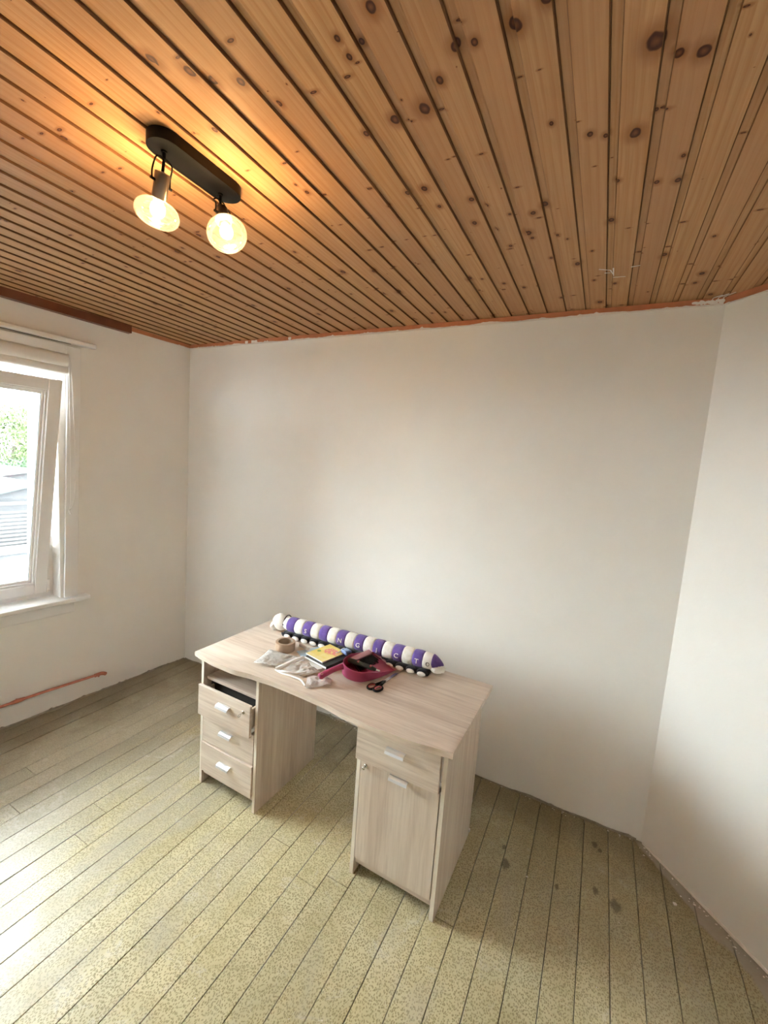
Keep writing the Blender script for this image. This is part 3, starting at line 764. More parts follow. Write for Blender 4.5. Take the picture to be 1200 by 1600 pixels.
def barrel(x0, x1, mat, name, r0=TR, r1=TR, bulge=.0035, sq=.94):
    bm = bmesh.new(); n = 28; m = 9; rings = []
    for k in range(m):
        t_ = k / (m - 1); x = x0 + (x1 - x0) * t_
        r = r0 + (r1 - r0) * t_ + bulge * .75 * math.sin(pi * t_) ** .5 - (.0012 if k in (0, m - 1) else 0)
        rg = []
        for i in range(n):
            a = 2 * pi * i / n; rr_ = r * (1 + .018 * noise.noise(Vector((x * 30, math.cos(a) * 2.4, math.sin(a) * 2.4))))
            z = ZC + rr_ * sq * math.sin(a)
            rg.append(bm.verts.new((x, rr_ * math.cos(a), max(z, .012))))
        rings.append(rg)
    for A, B in zip(rings, rings[1:]):
        for i in range(n): bm.faces.new((A[i], A[(i+1) % n], B[(i+1) % n], B[i]))
    bm.faces.new(rings[0][::-1]); bm.faces.new(rings[-1])
    return newobj(name, bm, mat, toy, smooth=True)
x = .045; SW, SP = .0565, .0550
segs = []; ci = 0
barrel(.012, .047, M_CREAM, 'white_segment', .030, .042, .003)
xc = .047
letters = {1: 'S', 3: 'N', 4: 'G', 5: 'I', 6: 'C', 7: 'T'}
pur = []
for k in range(8):
    o = barrel(xc, xc + SP, M_PURP, 'purple_segment'); pur.append((k, xc + SP / 2, o)); xc += SP
    w_ = SW if k < 7 else .050
    o2 = barrel(xc, xc + w_, M_PRINT if 0 < k < 7 else M_CREAM, 'white_segment', TR, TR if k < 7 else .037); xc += w_
    lastwhite = (xc - w_ / 2, o2)
def on_tube(bm_text_mesh, xc, phi0, r, scale, parent, mat, name):
    bm = bmesh.new(); bm.from_mesh(bm_text_mesh)
    xs_ = [v.co.x for v in bm.verts]; zs_ = [v.co.y for v in bm.verts]; cx = (min(xs_) + max(xs_)) / 2; cz = (min(zs_) + max(zs_)) / 2
    for v in bm.verts:
        lx = (v.co.x - cx) * scale; lz = (v.co.y - cz) * scale; d = v.co.z * scale
        ph = phi0 - lz / r
        v.co = Vector((xc + lx, -(r + d) * math.cos(-ph) , ZC + .94 * (r + d) * math.sin(-ph)))
    return newobj(name, bm, mat, parent)
def text_mesh(s, ext=.06):
    cu = bpy.data.curves.new('letter', 'FONT'); cu.body = s; cu.size = 1; cu.extrude = ext; cu.resolution_u = 3
    to = bpy.data.objects.new('letter_tmp', cu); COL.objects.link(to)
    dg = bpy.context.evaluated_depsgraph_get(); dg.update()
    me = bpy.data.meshes.new_from_object(to.evaluated_get(dg)); bpy.data.objects.remove(to); return me
for k, cx, o in pur:
    if k in letters: on_tube(text_mesh(letters[k]), cx - .002, -.10, TR + .0037, .036, o, M_CREAM, 'letter')
bm = bmesh.new(); ring_pts = [Vector((lastwhite[0] + .004 + .009 * math.cos(a), -math.sqrt(max(.0001, (TR + .002) ** 2 - (.009 * math.sin(a)) ** 2)), ZC + .002 + .0095 * math.sin(a))) for a in [2 * pi * k / 12 for k in range(13)]]
tube(bm, ring_pts, .0014, 6); tube(bm, [p * .5 + ring_pts[6] * .5 for p in (ring_pts[1], ring_pts[3], ring_pts[9])], .0012, 6)
newobj('round_badge', bm, M_NAVY, toy)
# pointed purple nose at the right end with a white underside
bm = bmesh.new(); rings = []
for k in range(10):
    t_ = k / 9; xx = xc - .004 + .056 * t_; r = .0355 * (max(0.0, 1 - t_ ** 1.35)) ** .75 + .003
    rings.append([bm.verts.new((xx, r * math.cos(a), max(.006, ZC + .004 - .010 * t_ + r * .95 * math.sin(a)))) for a in [2 * pi * i / 24 for i in range(24)]])
for A, B in zip(rings, rings[1:]):
    for i in range(24): bm.faces.new((A[i], A[(i+1) % 24], B[(i+1) % 24], B[i]))
bm.faces.new(rings[0][::-1]); bm.faces.new(rings[-1])
newobj('nose', bm, M_PURP, toy, smooth=True)
bm = bmesh.new(); blob(bm, (xc + .024, -.003, .040), .036, .039, .024, 2, 3); newobj('white_lip', bm, M_CREAM, toy, smooth=True)
# black belly strip and feet with white soles
bm = bmesh.new(); box(bm, .03, xc - .01, -.050, .030, .0, .032, .012, 3)
newobj('belly_strip', bm, M_NAVY, toy, smooth=True)
nf = 15
for k in range(nf):
    fx = .072 + k * (xc - .115) / (nf - 1)
    bm = bmesh.new(); bmesh.ops.create_icosphere(bm, subdivisions=3, radius=1)
    for v in bm.verts: v.co = Vector((fx + v.co.x * .0300, -.046 + v.co.y * .0215, max(.0003, .0170 + v.co.z * .0175)))
    f = newobj('foot', bm, M_NAVY, toy, smooth=True)
    bm = bmesh.new(); r_ = bmesh.ops.create_icosphere(bm, subdivisions=3, radius=1)
    for v in bm.verts: v.co = Vector((fx + v.co.x * .0220, -.0645 + v.co.y * .0060, .0150 + v.co.z * .0122))
    newobj('sole', bm, M_CREAM, f, smooth=True)
# head: round white hood with a dark rim
bm = bmesh.new(); r_ = bmesh.ops.create_icosphere(bm, subdivisions=4, radius=1)
for v in bm.verts:
    p = v.co.copy(); k = 1 + .05 * noise.noise(p * 1.7)
    v.co = Vector((-.028 + p.x * .054 * k, .012 + p.y * .046 * k, .056 + p.z * .050 * k))
    if v.co.x > .012: v.co.x = .012 + (v.co.x - .012) * .3
    v.co.z = max(v.co.z, .003)
newobj('head', bm, M_CREAM, toy, smooth=True)
bm = bmesh.new(); blob(bm, (-.066, .002, .030), .026, .034, .026, 5, 3)
for v in bm.verts: v.co.z = max(v.co.z, .001)
newobj('muzzle', bm, M_CREAM, toy, smooth=True)
bm = bmesh.new()
tube(bm, [Vector((.0155, .012 + .0400 * math.cos(a), .060 + .0440 * math.sin(a))) for a in [-.2 + 3.6 * k / 18 for k in range(19)]], .0032, 8)
blob(bm, (.018, -.030, .062), .007, .006, .007, 3)
newobj('hood_rim', bm, M_NAVY, toy, smooth=True)
bm = bmesh.new(); blob(bm, (.045, -.040, .013), .030, .016, .011, 9, 3)
for v in bm.verts: v.co.z = max(v.co.z, .0003)
newobj('foot', bm, M_NAVY, toy, smooth=True)

# --- roll of brown tape -------------------------------------------------------
M_KRAFT = plain('kraft_tape', (.40, .275, .185), .45, var=.12, sc=40); M_CARD = plain('cardboard_core', (.36, .29, .22), .8)
tape = thing('tape_roll', 'roll of brown packing tape lying flat behind the printed wrapper', 'tape', DP(.330, .268))
bm = bmesh.new(); lathe(bm, [(.0405, .0005), (.0515, .0), (.0525, .001), (.0525, .0470), (.0515, .048), (.0405, .0478)], 48, closed=True); auto_smooth(newobj('tape_winding', bm, M_KRAFT, tape), 40)
bm = bmesh.new(); lathe(bm, [(.0370, .0), (.0402, .0), (.0402, .0482), (.0370, .0482)], 48, closed=True); auto_smooth(newobj('cardboard_core', bm, M_CARD, tape), 40)

# --- crumpled printed wrappers ---------------------------------------------------
def m_print(name, ink=(.16, .17, .19), amt=.8, base=(.86, .86, .84), tint=None):
    b = NB(name, .55, spec=.4); p = b.obj()
    br = b.n('ShaderNodeTexBrick'); b.link(b.scale(p, (1, 1, 0)), br.inputs['Vector']); br.inputs['Scale'].default_value = 1
    br.inputs['Brick Width'].default_value = .012; br.inputs['Row Height'].default_value = .0055; br.inputs['Mortar Size'].default_value = .0016
    br.inputs['Color1'].default_value = (0, 0, 0, 1); br.inputs['Color2'].default_value = (1, 1, 1, 1); br.inputs['Mortar'].default_value = (0, 0, 0, 1)
    cl = b.n('ShaderNodeSeparateColor'); b.link(br.outputs['Color'], cl.inputs[0])
    f = b.math('MULTIPLY', b.rr(cl.outputs[0], .35, .5), b.rr(b.noise(p, 26, 2), .44, .52))
    f = b.math('MULTIPLY', f, b.rr(b.noise(b.scale(p, (900, 300, 1)), 1, 1), .35, .6))
    c = b.mix(b.math('MULTIPLY', f, amt), base, ink)
    if tint: c = b.mix(b.math('MULTIPLY', b.rr(b.noise(p, 14, 2), .55, .7), .5), c, tint)
    b.color(c); b.bump(b.noise(p, 90, 3), .15, .0006); return b.m
M_PR1 = m_print('printed_wrapper_grey', (.17, .18, .21), .8); M_PR2 = m_print('printed_wrapper_pink', (.27, .12, .14), .75, (.86, .84, .83), (.74, .55, .54))
def crumple(name, quad, mat, parent, amp=.012, seed=1, nx=26, ny=20, base=.003, fold=None, th=.0012):
    """quad: four corners (desk coordinates): front-left, front-right, back-right, back-left"""
    bm = bmesh.new(); g = []
    for j in range(ny + 1):
        row = []
        for i in range(nx + 1):
            u, v = i / nx, j / ny
            a = Vector(quad[0]).lerp(Vector(quad[1]), u); c = Vector(quad[3]).lerp(Vector(quad[2]), u); p = a.lerp(c, v)
            q = Vector((p.x * 34, p.y * 34, seed))
            n1 = 1 - abs(noise.noise(q)) * 2; n2 = 1 - abs(noise.noise(q * 2.3)) * 2
            e = min(1, 4.5 * min(u, 1 - u, v, 1 - v) + .25)
            z = base + amp * max(0, (.6 * n1 + .3 * n2 + .25)) * e
            if fold: z += fold(u, v)
            row.append(bm.verts.new((p.x + .003 * noise.noise(q * 1.3), p.y + .003 * noise.noise(q * 1.7 + Vector((5, 0, 0))), max(z, .0008))))
        g.append(row)
    for j in range(ny):
        for i in range(nx): bm.faces.new((g[j][i], g[j][i+1], g[j+1][i+1], g[j+1][i]))
    ex = bmesh.ops.solidify(bm, geom=bm.faces[:], thickness=-th)
    o = newobj(name, bm, mat, parent, smooth=True); return o
M0 = DP(0, 0)
o = crumple('wrapper', [(.318, .045), (.440, .085), (.462, .235), (.270, .212)], M_PR1, None, .013, 3.1, fold=lambda u, v: .010 * math.exp(-((v - .05) / .18) ** 2) * (1 - abs(2 * u - 1) * .4))
tag(o, 'crumpled white printed wrapper at the left, in front of the tape roll', 'wrapper', mat4=M0)
o = crumple('wrapper', [(.672, .016), (.750, .100), (.722, .150), (.600, .120)], M_PR2, None, .012, 7.7, fold=lambda u, v: .008 * math.exp(-((u - .85) / .2) ** 2))
tag(o, 'crumpled white wrapper with reddish print nearest the front desk edge', 'wrapper', mat4=M0)
M_PAPER = plain('white_paper', (.86, .85, .83), .6, var=.03, sc=20)
M_PAPIN = plain('beige_wrapper_inside', (.60, .54, .49), .6, var=.1, sc=20)
o = crumple('wrapper', [(.462, .072), (.600, .088), (.640, .170), (.500, .240)], M_PAPER, None, .013, 11.3, fold=lambda u, v: .004)
tag(o, 'plain white crumpled wrapper between the two printed wrappers', 'wrapper', mat4=M0)
# rolled strips
strip = thing('rolled_strip', 'off-white rolled paper strip lying across the plain white wrapper', 'paper', M0)
bm = bmesh.new(); tube(bm, spline([(.446, .066, .010), (.462, .082, .014), (.480, .150, .022), (.492, .190, .024), (.497, .214, .024)], 6), [.0095] * 25, 12)
auto_smooth(newobj('paper_roll', bm, M_PAPER, strip), 60)
bm = bmesh.new(); tube(bm, spline([(.470, .060, .008), (.520, .060, .020), (.570, .080, .018), (.600, .112, .024)], 6), .0048, 10); tube(bm, spline([(.450, .062, .008), (.50, .052, .008), (.560, .056, .010), (.615, .050, .012), (.660, .026, .010)], 6), .0040, 10)
auto_smooth(newobj('paper_edge', bm, M_PAPER, strip), 60)
bm = bmesh.new(); tube(bm, spline([(.372, .345, .012), (.41, .335, .012), (.445, .325, .013)], 5), .0095, 12)
o = auto_smooth(newobj('marker_pen', bm, M_PAPIN), 60); tag(o, 'pale stick lying behind the brown tape roll', 'pen', mat4=M0)

# --- booklets -----------------------------------------------------------------------
def m_cover(name):
    b = NB(name, .4, spec=.4); p = b.obj()
    base = b.mix(b.rr(b.noise(p, 22, 2), .45, .65), (.80, .66, .17), (.82, .72, .30))
    d = b.vmath('LENGTH', b.scale(b.vmath('SUBTRACT', p, (.012, .030, .0)), (24, 30, 0)))
    nz = b.noise(p, 75, 3, .6)
    pk = b.math('MULTIPLY', b.rr(b.math('ADD', d, b.math('MULTIPLY', b.math('SUBTRACT', nz, .5), 1.2)), .95, 1.05, 1, 0), b.rr(b.noise(b.scale(p, (1, 1, 0)), 60, 2), .40, .46))
    col = b.mix(pk, base, (.78, .25, .22))
    d2 = b.vmath('LENGTH', b.scale(b.vmath('SUBTRACT', p, (-.042, -.010, .0)), (60, 70, 0)))
    col = b.mix(b.rr(b.math('ADD', d2, b.math('MULTIPLY', nz, .8)), 1.0, 1.2, 1, 0), col, (.24, .36, .06))
    sx = b.n('ShaderNodeSeparateXYZ'); b.link(p, sx.inputs[0])
    st = b.math('MULTIPLY', b.rr(b.math('SINE', b.math('MULTIPLY', sx.outputs[1], 700.0)), .2, .6), b.rr(sx.outputs[1], -.055, -.05, 1, 0))
    col = b.mix(b.math('MULTIPLY', st, .6), col, (.80, .74, .66)); b.color(col); return b.m
nb = thing('notebook', 'black notebook under the yellow booklet', 'notebook', DP(.598, .300, .0145, math.radians(-12)))
mkbox('cover', plain('black_cover', (.012, .012, .014), .45), nb, (-.080, .080, -.092, .084, 0, .0150), .001)
mkbox('page_block', M_PAPER, nb, (-.0805, .0775, -.0930, .082, .003, .0120), .0005)
bk = thing('booklet', 'yellow booklet with pink lettering on top of the black notebook', 'booklet', DP(.574, .304, .030, math.radians(-13)))
bm = bmesh.new(); box(bm, -.066, .066, -.080, .086, .0060, .0075, .0003); newobj('cover', bm, m_cover('yellow_printed_cover'), bk)
mkbox('page_block', M_PAPER, bk, (-.065, .065, -.079, .085, 0, .0059), .0004)
ls = mkbox('leaflet', plain('pale_blue_leaflet', (.42, .58, .70), .4, var=.15, sc=16), None, (-.065, .065, -.075, .062, 0, .0035), .0005)
tag(ls, 'pale blue leaflet sticking out left of the yellow booklet', 'leaflet', mat4=DP(.490, .318, .0275 * 0 + .001, math.radians(-28)))
ls = mkbox('leaflet', plain('white_leaflet', (.80, .79, .76), .4), None, (-.075, .080, -.100, .09, 0, .013), .0008)
tag(ls, 'stack of white sheets under the black notebook', 'paper', mat4=DP(.578, .292, .0008, math.radians(-18)))

# --- dustpan ------------------------------------------------------------------------
def m_pink(name, c):
    b = NB(name, .32, spec=.5); p = b.obj(); b.color(b.mix(b.noise(p, 12, 2), c, tuple(v * 1.12 for v in c))); return b.m
M_PINK = m_pink('raspberry_plastic', (.330, .042, .115)); M_PINK2 = m_pink('pale_pink_plastic', (.42, .20, .24))
pa = math.atan2(-.31, .951)       # local x = width, local y = towards the mouth
PANM = DP(.755, .205, .0008, pa) @ Matrix.Translation((.108, 0, 0)) @ Matrix.Rotation(math.radians(15), 4, 'Y') @ Matrix.Translation((-.108, 0, 0))
pan = thing('dustpan', 'raspberry pink dustpan tipped against the plush toy, holding a brush and a cutter', 'dustpan', PANM)
path = [(-.052, .235), (-.047, .15), (-.039, .08), (-.028, .02), (-.008, -.012), (.030, -.018), (.066, .002), (.089, .035), (.101, .09), (.105, .15), (.102, .250)]
def wh(s): return .060 if s < .06 else .060 - (.060 - .007) * min(1, (s - .06) / .18)
bm = bmesh.new()
pts = [Vector((p[0], p[1], 0)) for p in path]; pts = spline(pts, 6)
outer_b, outer_t, inner_t, inner_b = [], [], [], []
for k, p in enumerate(pts):
    T = (pts[min(k+1, len(pts)-1)] - pts[max(k-1, 0)]).normalized(); N = Vector((T.y, -T.x, 0))
    if N.dot(p - Vector((.03, .12, 0))) < 0: N = -N
    hgt = wh(p.y); flare = .006 * hgt / .05
    outer_b.append(bm.verts.new((p.x, p.y, .0)))
    outer_t.append(bm.verts.new((p.x + N.x * flare, p.y + N.y * flare, hgt)))
    inner_t.append(bm.verts.new((p.x + N.x * (flare - .0025), p.y + N.y * (flare - .0025), hgt)))
    inner_b.append(bm.verts.new((p.x - N.x * .0025, p.y - N.y * .0025, .0028)))
for k in range(len(pts) - 1):
    for A, B in ((outer_b, outer_t), (outer_t, inner_t), (inner_t, inner_b)): bm.faces.new((A[k], A[k+1], B[k+1], B[k]))
for E in (0, -1): bm.faces.new((outer_b[E], outer_t[E], inner_t[E], inner_b[E]))
bm.faces.new(inner_b); bm.faces.new(outer_b[::-1])
bm.faces.new((inner_b[0], inner_b[-1], outer_b[-1], outer_b[0]))
auto_smooth(newobj('pan_body', bm, M_PINK, pan), 45)
bm = bmesh.new()
lp = [(-.052, .232), (.1035, .247), (.1025, .262), (-.051, .247)]
A = [bm.verts.new((x_, y_, .0034 if q_ > 1 else .0060)) for q_, (x_, y_) in enumerate(lp)]; B = [bm.verts.new((x_, y_, .0002)) for x_, y_ in lp]
bm.faces.new(A); bm.faces.new(B[::-1])
for q in range(4): bm.faces.new((A[q], B[q], B[(q+1) % 4], A[(q+1) % 4]))
newobj('rubber_lip', bm, M_PINK2, pan)
# handle at the back of the pan
bm = bmesh.new()
hp = [Vector((-.004, -.008, .040)), Vector((-.008, -.03, .042)), Vector((-.014, -.07, .034)), Vector((-.020, -.11, .020)), Vector((-.023, -.138, .010))]
hs = spline(hp, 5); ringsH = []
for k, p in enumerate(hs):
    t_ = k / (len(hs) - 1); hw = .019 - .006 * math.sin(pi * t_) if t_ < 1 else .010
    if k >= len(hs) - 2: hw *= .75
    prof = [(-hw, -.010), (-hw * .9, .0), (-hw * .35, .006), (hw * .35, .006), (hw * .9, .0), (hw, -.010), (hw * .8, -.010), (0, -.001), (-hw * .8, -.010)]
    ringsH.append([bm.verts.new((p.x + a, p.y, p.z + c)) for a, c in prof])
for A, B in zip(ringsH, ringsH[1:]):
    for q in range(9): bm.faces.new((A[q], A[(q+1) % 9], B[(q+1) % 9], B[q]))
bm.faces.new(ringsH[0][::-1]); bm.faces.new(ringsH[-1])
auto_smooth(newobj('handle', bm, M_PINK, pan), 50)
bm = bmesh.new(); lathe(bm, [(.0035, 0), (.007, 0), (.007, .003), (.0035, .003)], 16, Matrix.Translation((-.021, -.126, .0195)), closed=True); newobj('hanging_eye', bm, M_PINK2, pan)
# hand brush inside the pan
brush = thing('hand_brush', 'small hand brush with black bristles inside the dustpan', 'brush', PANM @ Matrix.Translation((-.022, .120, .003)) @ Matrix.Rotation(math.radians(4), 4, 'Z'))
bm = bmesh.new(); box(bm, -.024, .006, -.068, .068, .018, .040, .006, 2); newobj('block', bm, M_PINK2, brush)
bm = bmesh.new(); rb = random.Random(4)
for i in range(19):
    for j in range(3):
        y0, z0 = -.062 + i * .0069, .016 + j * .008; tube(bm, [(.0055, y0, z0), (.058 + rb.uniform(-.002, .002), y0 * 1.10 + rb.uniform(-.0015, .0015), z0 + (z0 - .024) * .35)], [.0017, .0019], 5)
br = newobj('bristles', bm, M_BLACK, brush); br['kind'] = 'stuff'
# cutter knife
cut = thing('cutter_knife', 'dark utility knife with red patches lying in the dustpan', 'knife', DP(.822, .262, .062, math.radians(14)) @ Matrix.Rotation(math.radians(9), 4, 'Y') @ Matrix.Scale(1.12, 4))
M_RUB = plain('dark_green_rubber', (.020, .028, .024), .45); M_RED = plain('dull_red_plastic', (.42, .07, .08), .45)
bm = bmesh.new(); tube(bm, spline([(-.068, 0, 0), (-.050, 0, .001), (-.01, 0, .002), (.03, 0, .001), (.062, 0, -.001)], 5), [.007, .011, .0125, .0125, .0125, .013, .013, .013, .0125, .012, .012, .012, .0125, .0125, .0125, .012, .0115, .011, .010, .009, .007], 14)
for v in bm.verts: v.co.z *= .75
newobj('grip', bm, M_RUB, cut, smooth=True)
for sx_ in (-.022, .036):
    bm = bmesh.new(); box(bm, sx_ - .0045, sx_ + .0045, -.0085, .0085, -.002, .0102, .002, 2); newobj('red_inlay', bm, M_RED, cut)
bm = bmesh.new(); blob(bm, (-.066, 0, 0), .008, .008, .007, 2, 2); newobj('end_cap', bm, M_STEEL, cut, smooth=True)
bm = bmesh.new(); box(bm, .055, .080, -.006, .006, -.001, .0002); newobj('blade', bm, M_STEEL, cut)
# blue gadget with a white cord
gad = thing('tape_measure', 'small blue and grey tape measure with a white cord beside the yellow booklet', 'tape measure', DP(.660, .366, .0330, math.radians(-20)))
bm = bmesh.new(); box(bm, -.024, .024, -.019, .019, 0, .022, .007, 3); auto_smooth(newobj('case', bm, plain('blue_plastic', (.10, .19, .42), .35), gad), 50)
bm = bmesh.new(); lathe(bm, [(.013, .021), (.015, .0225), (.012, .024), (.002, .024)], 24); auto_smooth(newobj('button', bm, plain('light_blue_plastic', (.36, .50, .72), .35), gad))
bm = bmesh.new(); box(bm, .018, .052, -.014, .014, -.004, .014, .004, 2); newobj('dark_end', bm, M_BLACK, gad)
bm = bmesh.new(); tube(bm, spline([(-.018, .012, .016), (-.030, .004, .018), (-.034, -.012, .010), (-.026, -.026, .006), (-.018, -.040, .012), (-.016, -.056, .014)], 6), .0022, 8)
newobj('cord', bm, M_WHITE, gad, smooth=True)

# --- scissors ----------------------------------------------------------------------------
sc = thing('scissors', 'open-handled scissors with black and red grips in front of the dustpan', 'scissors', DP(.938, .290, .0065, math.radians(0)) @ Matrix.Scale(1.10, 4))
def blade(a, s, zoff):
    Mz = Matrix.Rotation(a, 4, 'Z')
    pl_ = [(-.0075, -.02), (.0075, -.02), (.0075, .03), (.004, .09), (.0, .118), (-.0020, .118), (-.0070, .03)]
    bm = bmesh.new(); prism(bm, [(x_ * s, y_) for x_, y_ in (pl_ if s > 0 else pl_[::-1])], zoff, zoff + .0016)
    bmesh.ops.transform(bm, matrix=Mz, verts=bm.verts[:]); b1 = newobj('blade', bm, M_STEEL, sc)
    # grip: ring
    cx, cy = s * -.020, -.078
    bm = bmesh.new(); n = 22; P_ = [Mz @ Vector((cx + .0155 * math.cos(t_), cy + .023 * math.sin(t_), zoff + .003)) for t_ in [2 * pi * q / n for q in range(n + 1)]]
    tube(bm, P_, .0048, 8); tube(bm, [Mz @ Vector((s * -.004, -.012, zoff + .003)), Mz @ Vector((s * -.008, -.036, zoff + .003)), Mz @ Vector((s * -.014, -.058, zoff + .003))], [.0055, .0065, .0070], 8)
    g_ = newobj('grip', bm, M_BLACK, sc, smooth=True)
    bm = bmesh.new(); P_ = [Mz @ Vector((cx + .0112 * math.cos(t_), cy + .0185 * math.sin(t_), zoff + .0040)) for t_ in [2 * pi * q / n for q in range(n + 1)]]
    tube(bm, P_, .0030, 8); newobj('red_lining', bm, M_RED, g_, smooth=True)
blade(math.radians(-4), 1, -.0045); blade(math.radians(-9), -1, -.002)
bm = bmesh.new(); lathe(bm, [(.004, -.004), (.004, .002), (.003, .003)], 14); newobj('pivot_screw', bm, M_STEEL, sc)

# ================================================================ crumbs on the floor
bm = bmesh.new(); rg = random.Random(12)
def crumb(x, y, s): blob(bm, (x, y, s * .35 + .0004), s * rg.uniform(.7, 1.4), s * rg.uniform(.6, 1.1), s * .45, rg.random() * 50, 1)
for k in range(70):
    t_ = rg.uniform(.02, 1.2); d_ = abs(rg.gauss(0, .02)) + .012; x_ = W + t_ * math.sin(RA) - d_ * math.cos(RA); y_ = -t_ * math.cos(RA) - d_ * math.sin(RA); crumb(x_, y_, rg.uniform(.0015, .005))
for k in range(70): crumb(rg.uniform(.3, 3.35), -abs(rg.gauss(0, .012)) - .012, rg.uniform(.0012, .0042))
for k in range(110): crumb(rg.uniform(.2, 3.9), rg.uniform(-2.1, -.5), rg.uniform(.0008, .0024))
for x_, y_, s_ in ((3.50, -.29, .008), (1.95, -.02, .012), (1.90, -.03, .007), (2.92, -.50, .005)): crumb(x_, y_, s_)
o = newobj('plaster_crumbs', bm, M_FILLER); o['kind'] = 'stuff'; o['label'] = 'scattered white plaster crumbs on the floorboards'; o['category'] = 'debris'

# ================================================================ OUTSIDE THE WINDOW
def m_leaf(name, a, c):
    b = NB(name, .7, spec=.2); p = b.pos(); b.color(b.mix(b.rr(b.noise(p, 3.5, 3), .35, .65), a, c)); return b.m
GZ = -3.0
bm = bmesh.new(); box(bm, -60, -1.2, -30, 50, GZ - .2, GZ); struct(newobj('ground', bm, plain('pale_paving', (.045, .045, .042), .9, var=.2, sc=.5)), 'paved yards outside the window')
def foliage(name, c, rx, ry, rz, n, mat, seed, leaf=.13, label='', trunk=True):
    rg = random.Random(seed); t = thing(name, label, 'tree' if trunk else 'hedge', Matrix.Translation((c[0], c[1], GZ)))
    bm = bmesh.new(); cz = c[2] - GZ
    for k in range(n):
        u = Vector((rg.gauss(0, 1), rg.gauss(0, 1), rg.gauss(0, 1))).normalized() * rg.uniform(.55, 1.0) ** .5
        u *= 1 + .25 * noise.noise(u * 2.5 + Vector((seed, 0, 0)))
        p = Vector((u.x * rx, u.y * ry, cz + u.z * rz)); s = leaf * rg.uniform(.6, 1.4)
        a = Euler((rg.uniform(0, 6), rg.uniform(0, 6), rg.uniform(0, 6))).to_matrix()
        vs = [bm.verts.new(p + a @ Vector(q) * s) for q in ((-1, 0, 0), (0, -.55, .1), (1, 0, 0), (0, .55, .1))]; bm.faces.new(vs)
    o = newobj('foliage', bm, mat, t); o['kind'] = 'stuff'
    if trunk:
        bm = bmesh.new(); tube(bm, [(0, 0, 0), (.1, 0, cz * .6), (0, .1, cz)], [.22, .16, .06], 10); newobj('trunk', bm, plain('bark', (.06, .05, .04), .9), t)
    return t
L1 = m_leaf('leaf_green', (.050, .065, .038), (.080, .095, .058)); L2 = m_leaf('leaf_dark', (.026, .046, .032), (.045, .065, .042)); L3 = m_leaf('leaf_yellow', (.15, .15, .04), (.18, .17, .05))
def foliage(name, c, rx, ry, rz, n, mat, seed, leaf=.13, label='', trunk=True):
    rg = random.Random(seed); t = thing(name, label, 'tree' if trunk else 'hedge', Matrix.Translation((c[0], c[1], GZ)))
    bm = bmesh.new(); cz = c[2] - GZ
    for k in range(n):
        u = Vector((rg.gauss(0, 1), rg.gauss(0, 1), rg.gauss(0, 1))).normalized() * rg.uniform(.55, 1.0) ** .5
        u *= 1 + .25 * noise.noise(u * 2.5 + Vector((seed, 0, 0)))
        p = Vector((u.x * rx, u.y * ry, cz + u.z * rz)); s = leaf * rg.uniform(.6, 1.4)
        a = Euler((rg.uniform(0, 6), rg.uniform(0, 6), rg.uniform(0, 6))).to_matrix()
        vs = [bm.verts.new(p + a @ Vector(q) * s) for q in ((-1, 0, 0), (0, -.55, .1), (1, 0, 0), (0, .55, .1))]; bm.faces.new(vs)
    o = newobj('foliage', bm, mat, t); o['kind'] = 'stuff'
    if trunk:
        bm = bmesh.new(); tube(bm, [(0, 0, 0), (.1, 0, cz * .6), (0, .1, cz)], [.22, .16, .06], 10); newobj('trunk', bm, plain('bark', (.06, .05, .04), .9), t)
    return t
L1 = m_leaf('leaf_green', (.050, .075, .030), (.085, .11, .05)); L2 = m_leaf('leaf_dark', (.030, .055, .032), (.055, .085, .045)); L3 = m_leaf('leaf_yellow', (.13, .13, .02), (.16, .15, .03))
foliage('tree', (-24.0, 8.3, 1.3), 2.7, 2.1, 2.1, 14000, L1, 1, .075, 'pale green bushy tree far outside the window')
foliage('tree', (-29.5, 12.8, 1.5), 2.4, 2.0, 1.9, 9000, L1, 2, .085, 'smaller tree to the right, far outside the window')
foliage('hedge', (-19.9, 7.0, -.35), .75, 3.6, 1.05, 11000, L2, 3, .065, 'dark green hedge behind the shed roofs', False)
foliage('shrub', (-18.5, 6.2, -.35), .40, .50, .45, 900, L3, 4, .06, 'small yellow-green shrub above the shed roof', False)
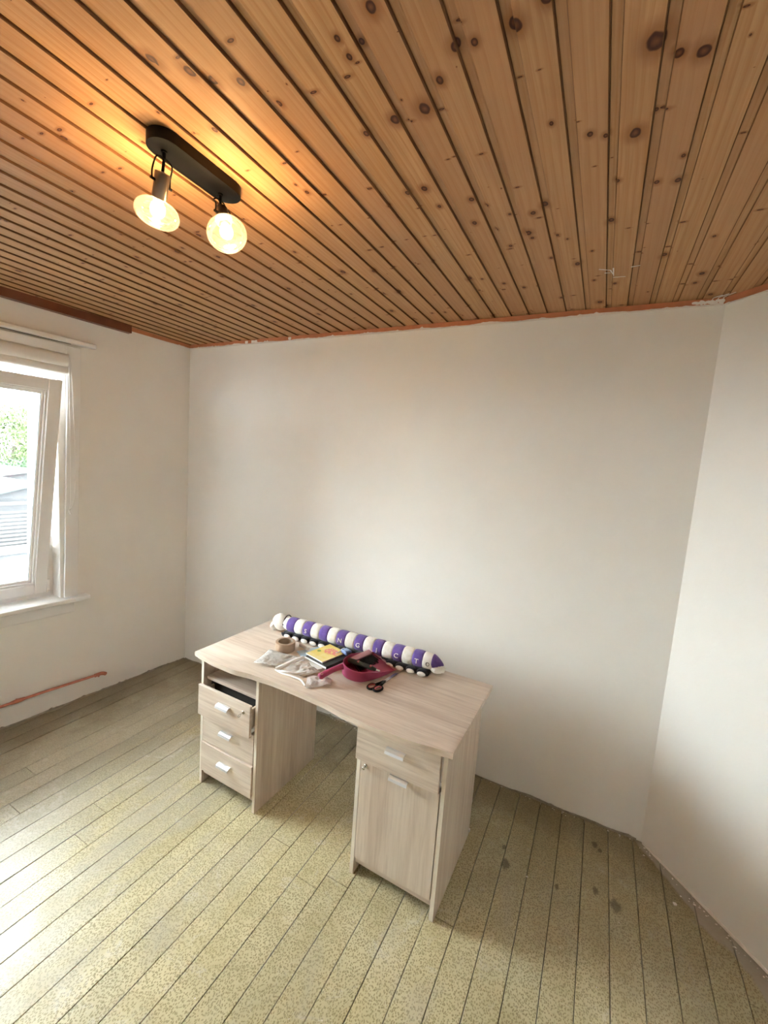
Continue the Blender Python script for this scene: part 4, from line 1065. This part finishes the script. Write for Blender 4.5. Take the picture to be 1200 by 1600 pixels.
def roof_house(name, label, x, y, wx, wy, z_e, z_r, wall, roof, rot=0):
    t = thing(name, label, 'shed', Matrix.Translation((x, y, GZ)) @ Matrix.Rotation(rot, 4, 'Z'))
    e, r = z_e - GZ, z_r - GZ
    bm = bmesh.new(); box(bm, -wx, wx, -wy, wy, 0, e); newobj('wall', bm, wall, t)
    bm = bmesh.new(); o_ = .25
    for s in (-1, 1):
        P_ = [(-wx - o_, s * (wy + o_), e - .06), (wx + o_, s * (wy + o_), e - .06), (wx + o_, 0, r), (-wx - o_, 0, r)]
        A = [bm.verts.new(p) for p in P_]; B = [bm.verts.new((p[0], p[1], p[2] + .10)) for p in P_]
        bm.faces.new(A); bm.faces.new(B[::-1])
        for q in range(4): bm.faces.new((A[q], B[q], B[(q+1) % 4], A[(q+1) % 4]))
    newobj('roof', bm, roof, t)
    for s in (-1, 1):
        bm = bmesh.new()
        A = [bm.verts.new(p) for p in ((s * wx, -wy, e), (s * wx, wy, e), (s * wx, 0, r))]
        B = [bm.verts.new((v.co.x - s * .05, v.co.y, v.co.z)) for v in A]
        bm.faces.new(A); bm.faces.new(B[::-1])
        for q in range(3): bm.faces.new((A[q], B[q], B[(q+1) % 3], A[(q+1) % 3]))
        newobj('gable', bm, wall, t)
    return t
M_OW = plain('grey_render', (.032, .033, .036), .9, var=.15, sc=2); M_OW2 = plain('pale_render', (.045, .045, .047), .9, var=.1, sc=2)
M_RF = plain('green_grey_roof', (.022, .034, .031), .8, var=.3, sc=4); M_RF2 = plain('pale_fascia', (.070, .070, .070), .7)
sh = roof_house('shed', 'grey shed with a green-grey gable roof outside the window', -13.0, 3.95, 1.2, 1.5, .0, .40, M_OW, M_RF)
for k in range(14):
    mkbox('slat', M_RF2, sh, (1.20, 1.24, -1.42, .62, 1.15 + k * .112, 1.20 + k * .112), 0)
mkbox('fascia', M_RF2, sh, (1.46, 1.50, -1.75, 1.75, 2.88, 2.96), 0)
mkbox('corner_post', M_RF2, sh, (1.20, 1.28, .64, .74, 0, 2.90), 0)
mkbox('garage_door', plain('blue_grey_door', (.030, .048, .066), .6), sh, (1.20, 1.23, .78, 1.46, 1.3, 2.70), 0)
roof_house('shed', 'low pale outbuilding behind the grey shed', -16.4, 5.5, .95, 2.4, .18, .55, M_OW2, M_RF2)
lw = thing('garden_wall', 'low grey yard wall with a pale coping below the window view', 'wall', Matrix.Translation((-9.0, 1.0, GZ)))
mkbox('wall_body', plain('grey_stone', (.030, .032, .036), .9, var=.6, sc=5), lw, (-.15, .15, -5, 6, 0, 2.10), 0)
mkbox('coping', M_RF2, lw, (-.22, .22, -5.1, 6.1, 2.10, 2.20), 0)
mkbox('gate_post', M_RF2, lw, (-1.3, -1.1, 1.35, 1.5, 0, 2.75), 0)
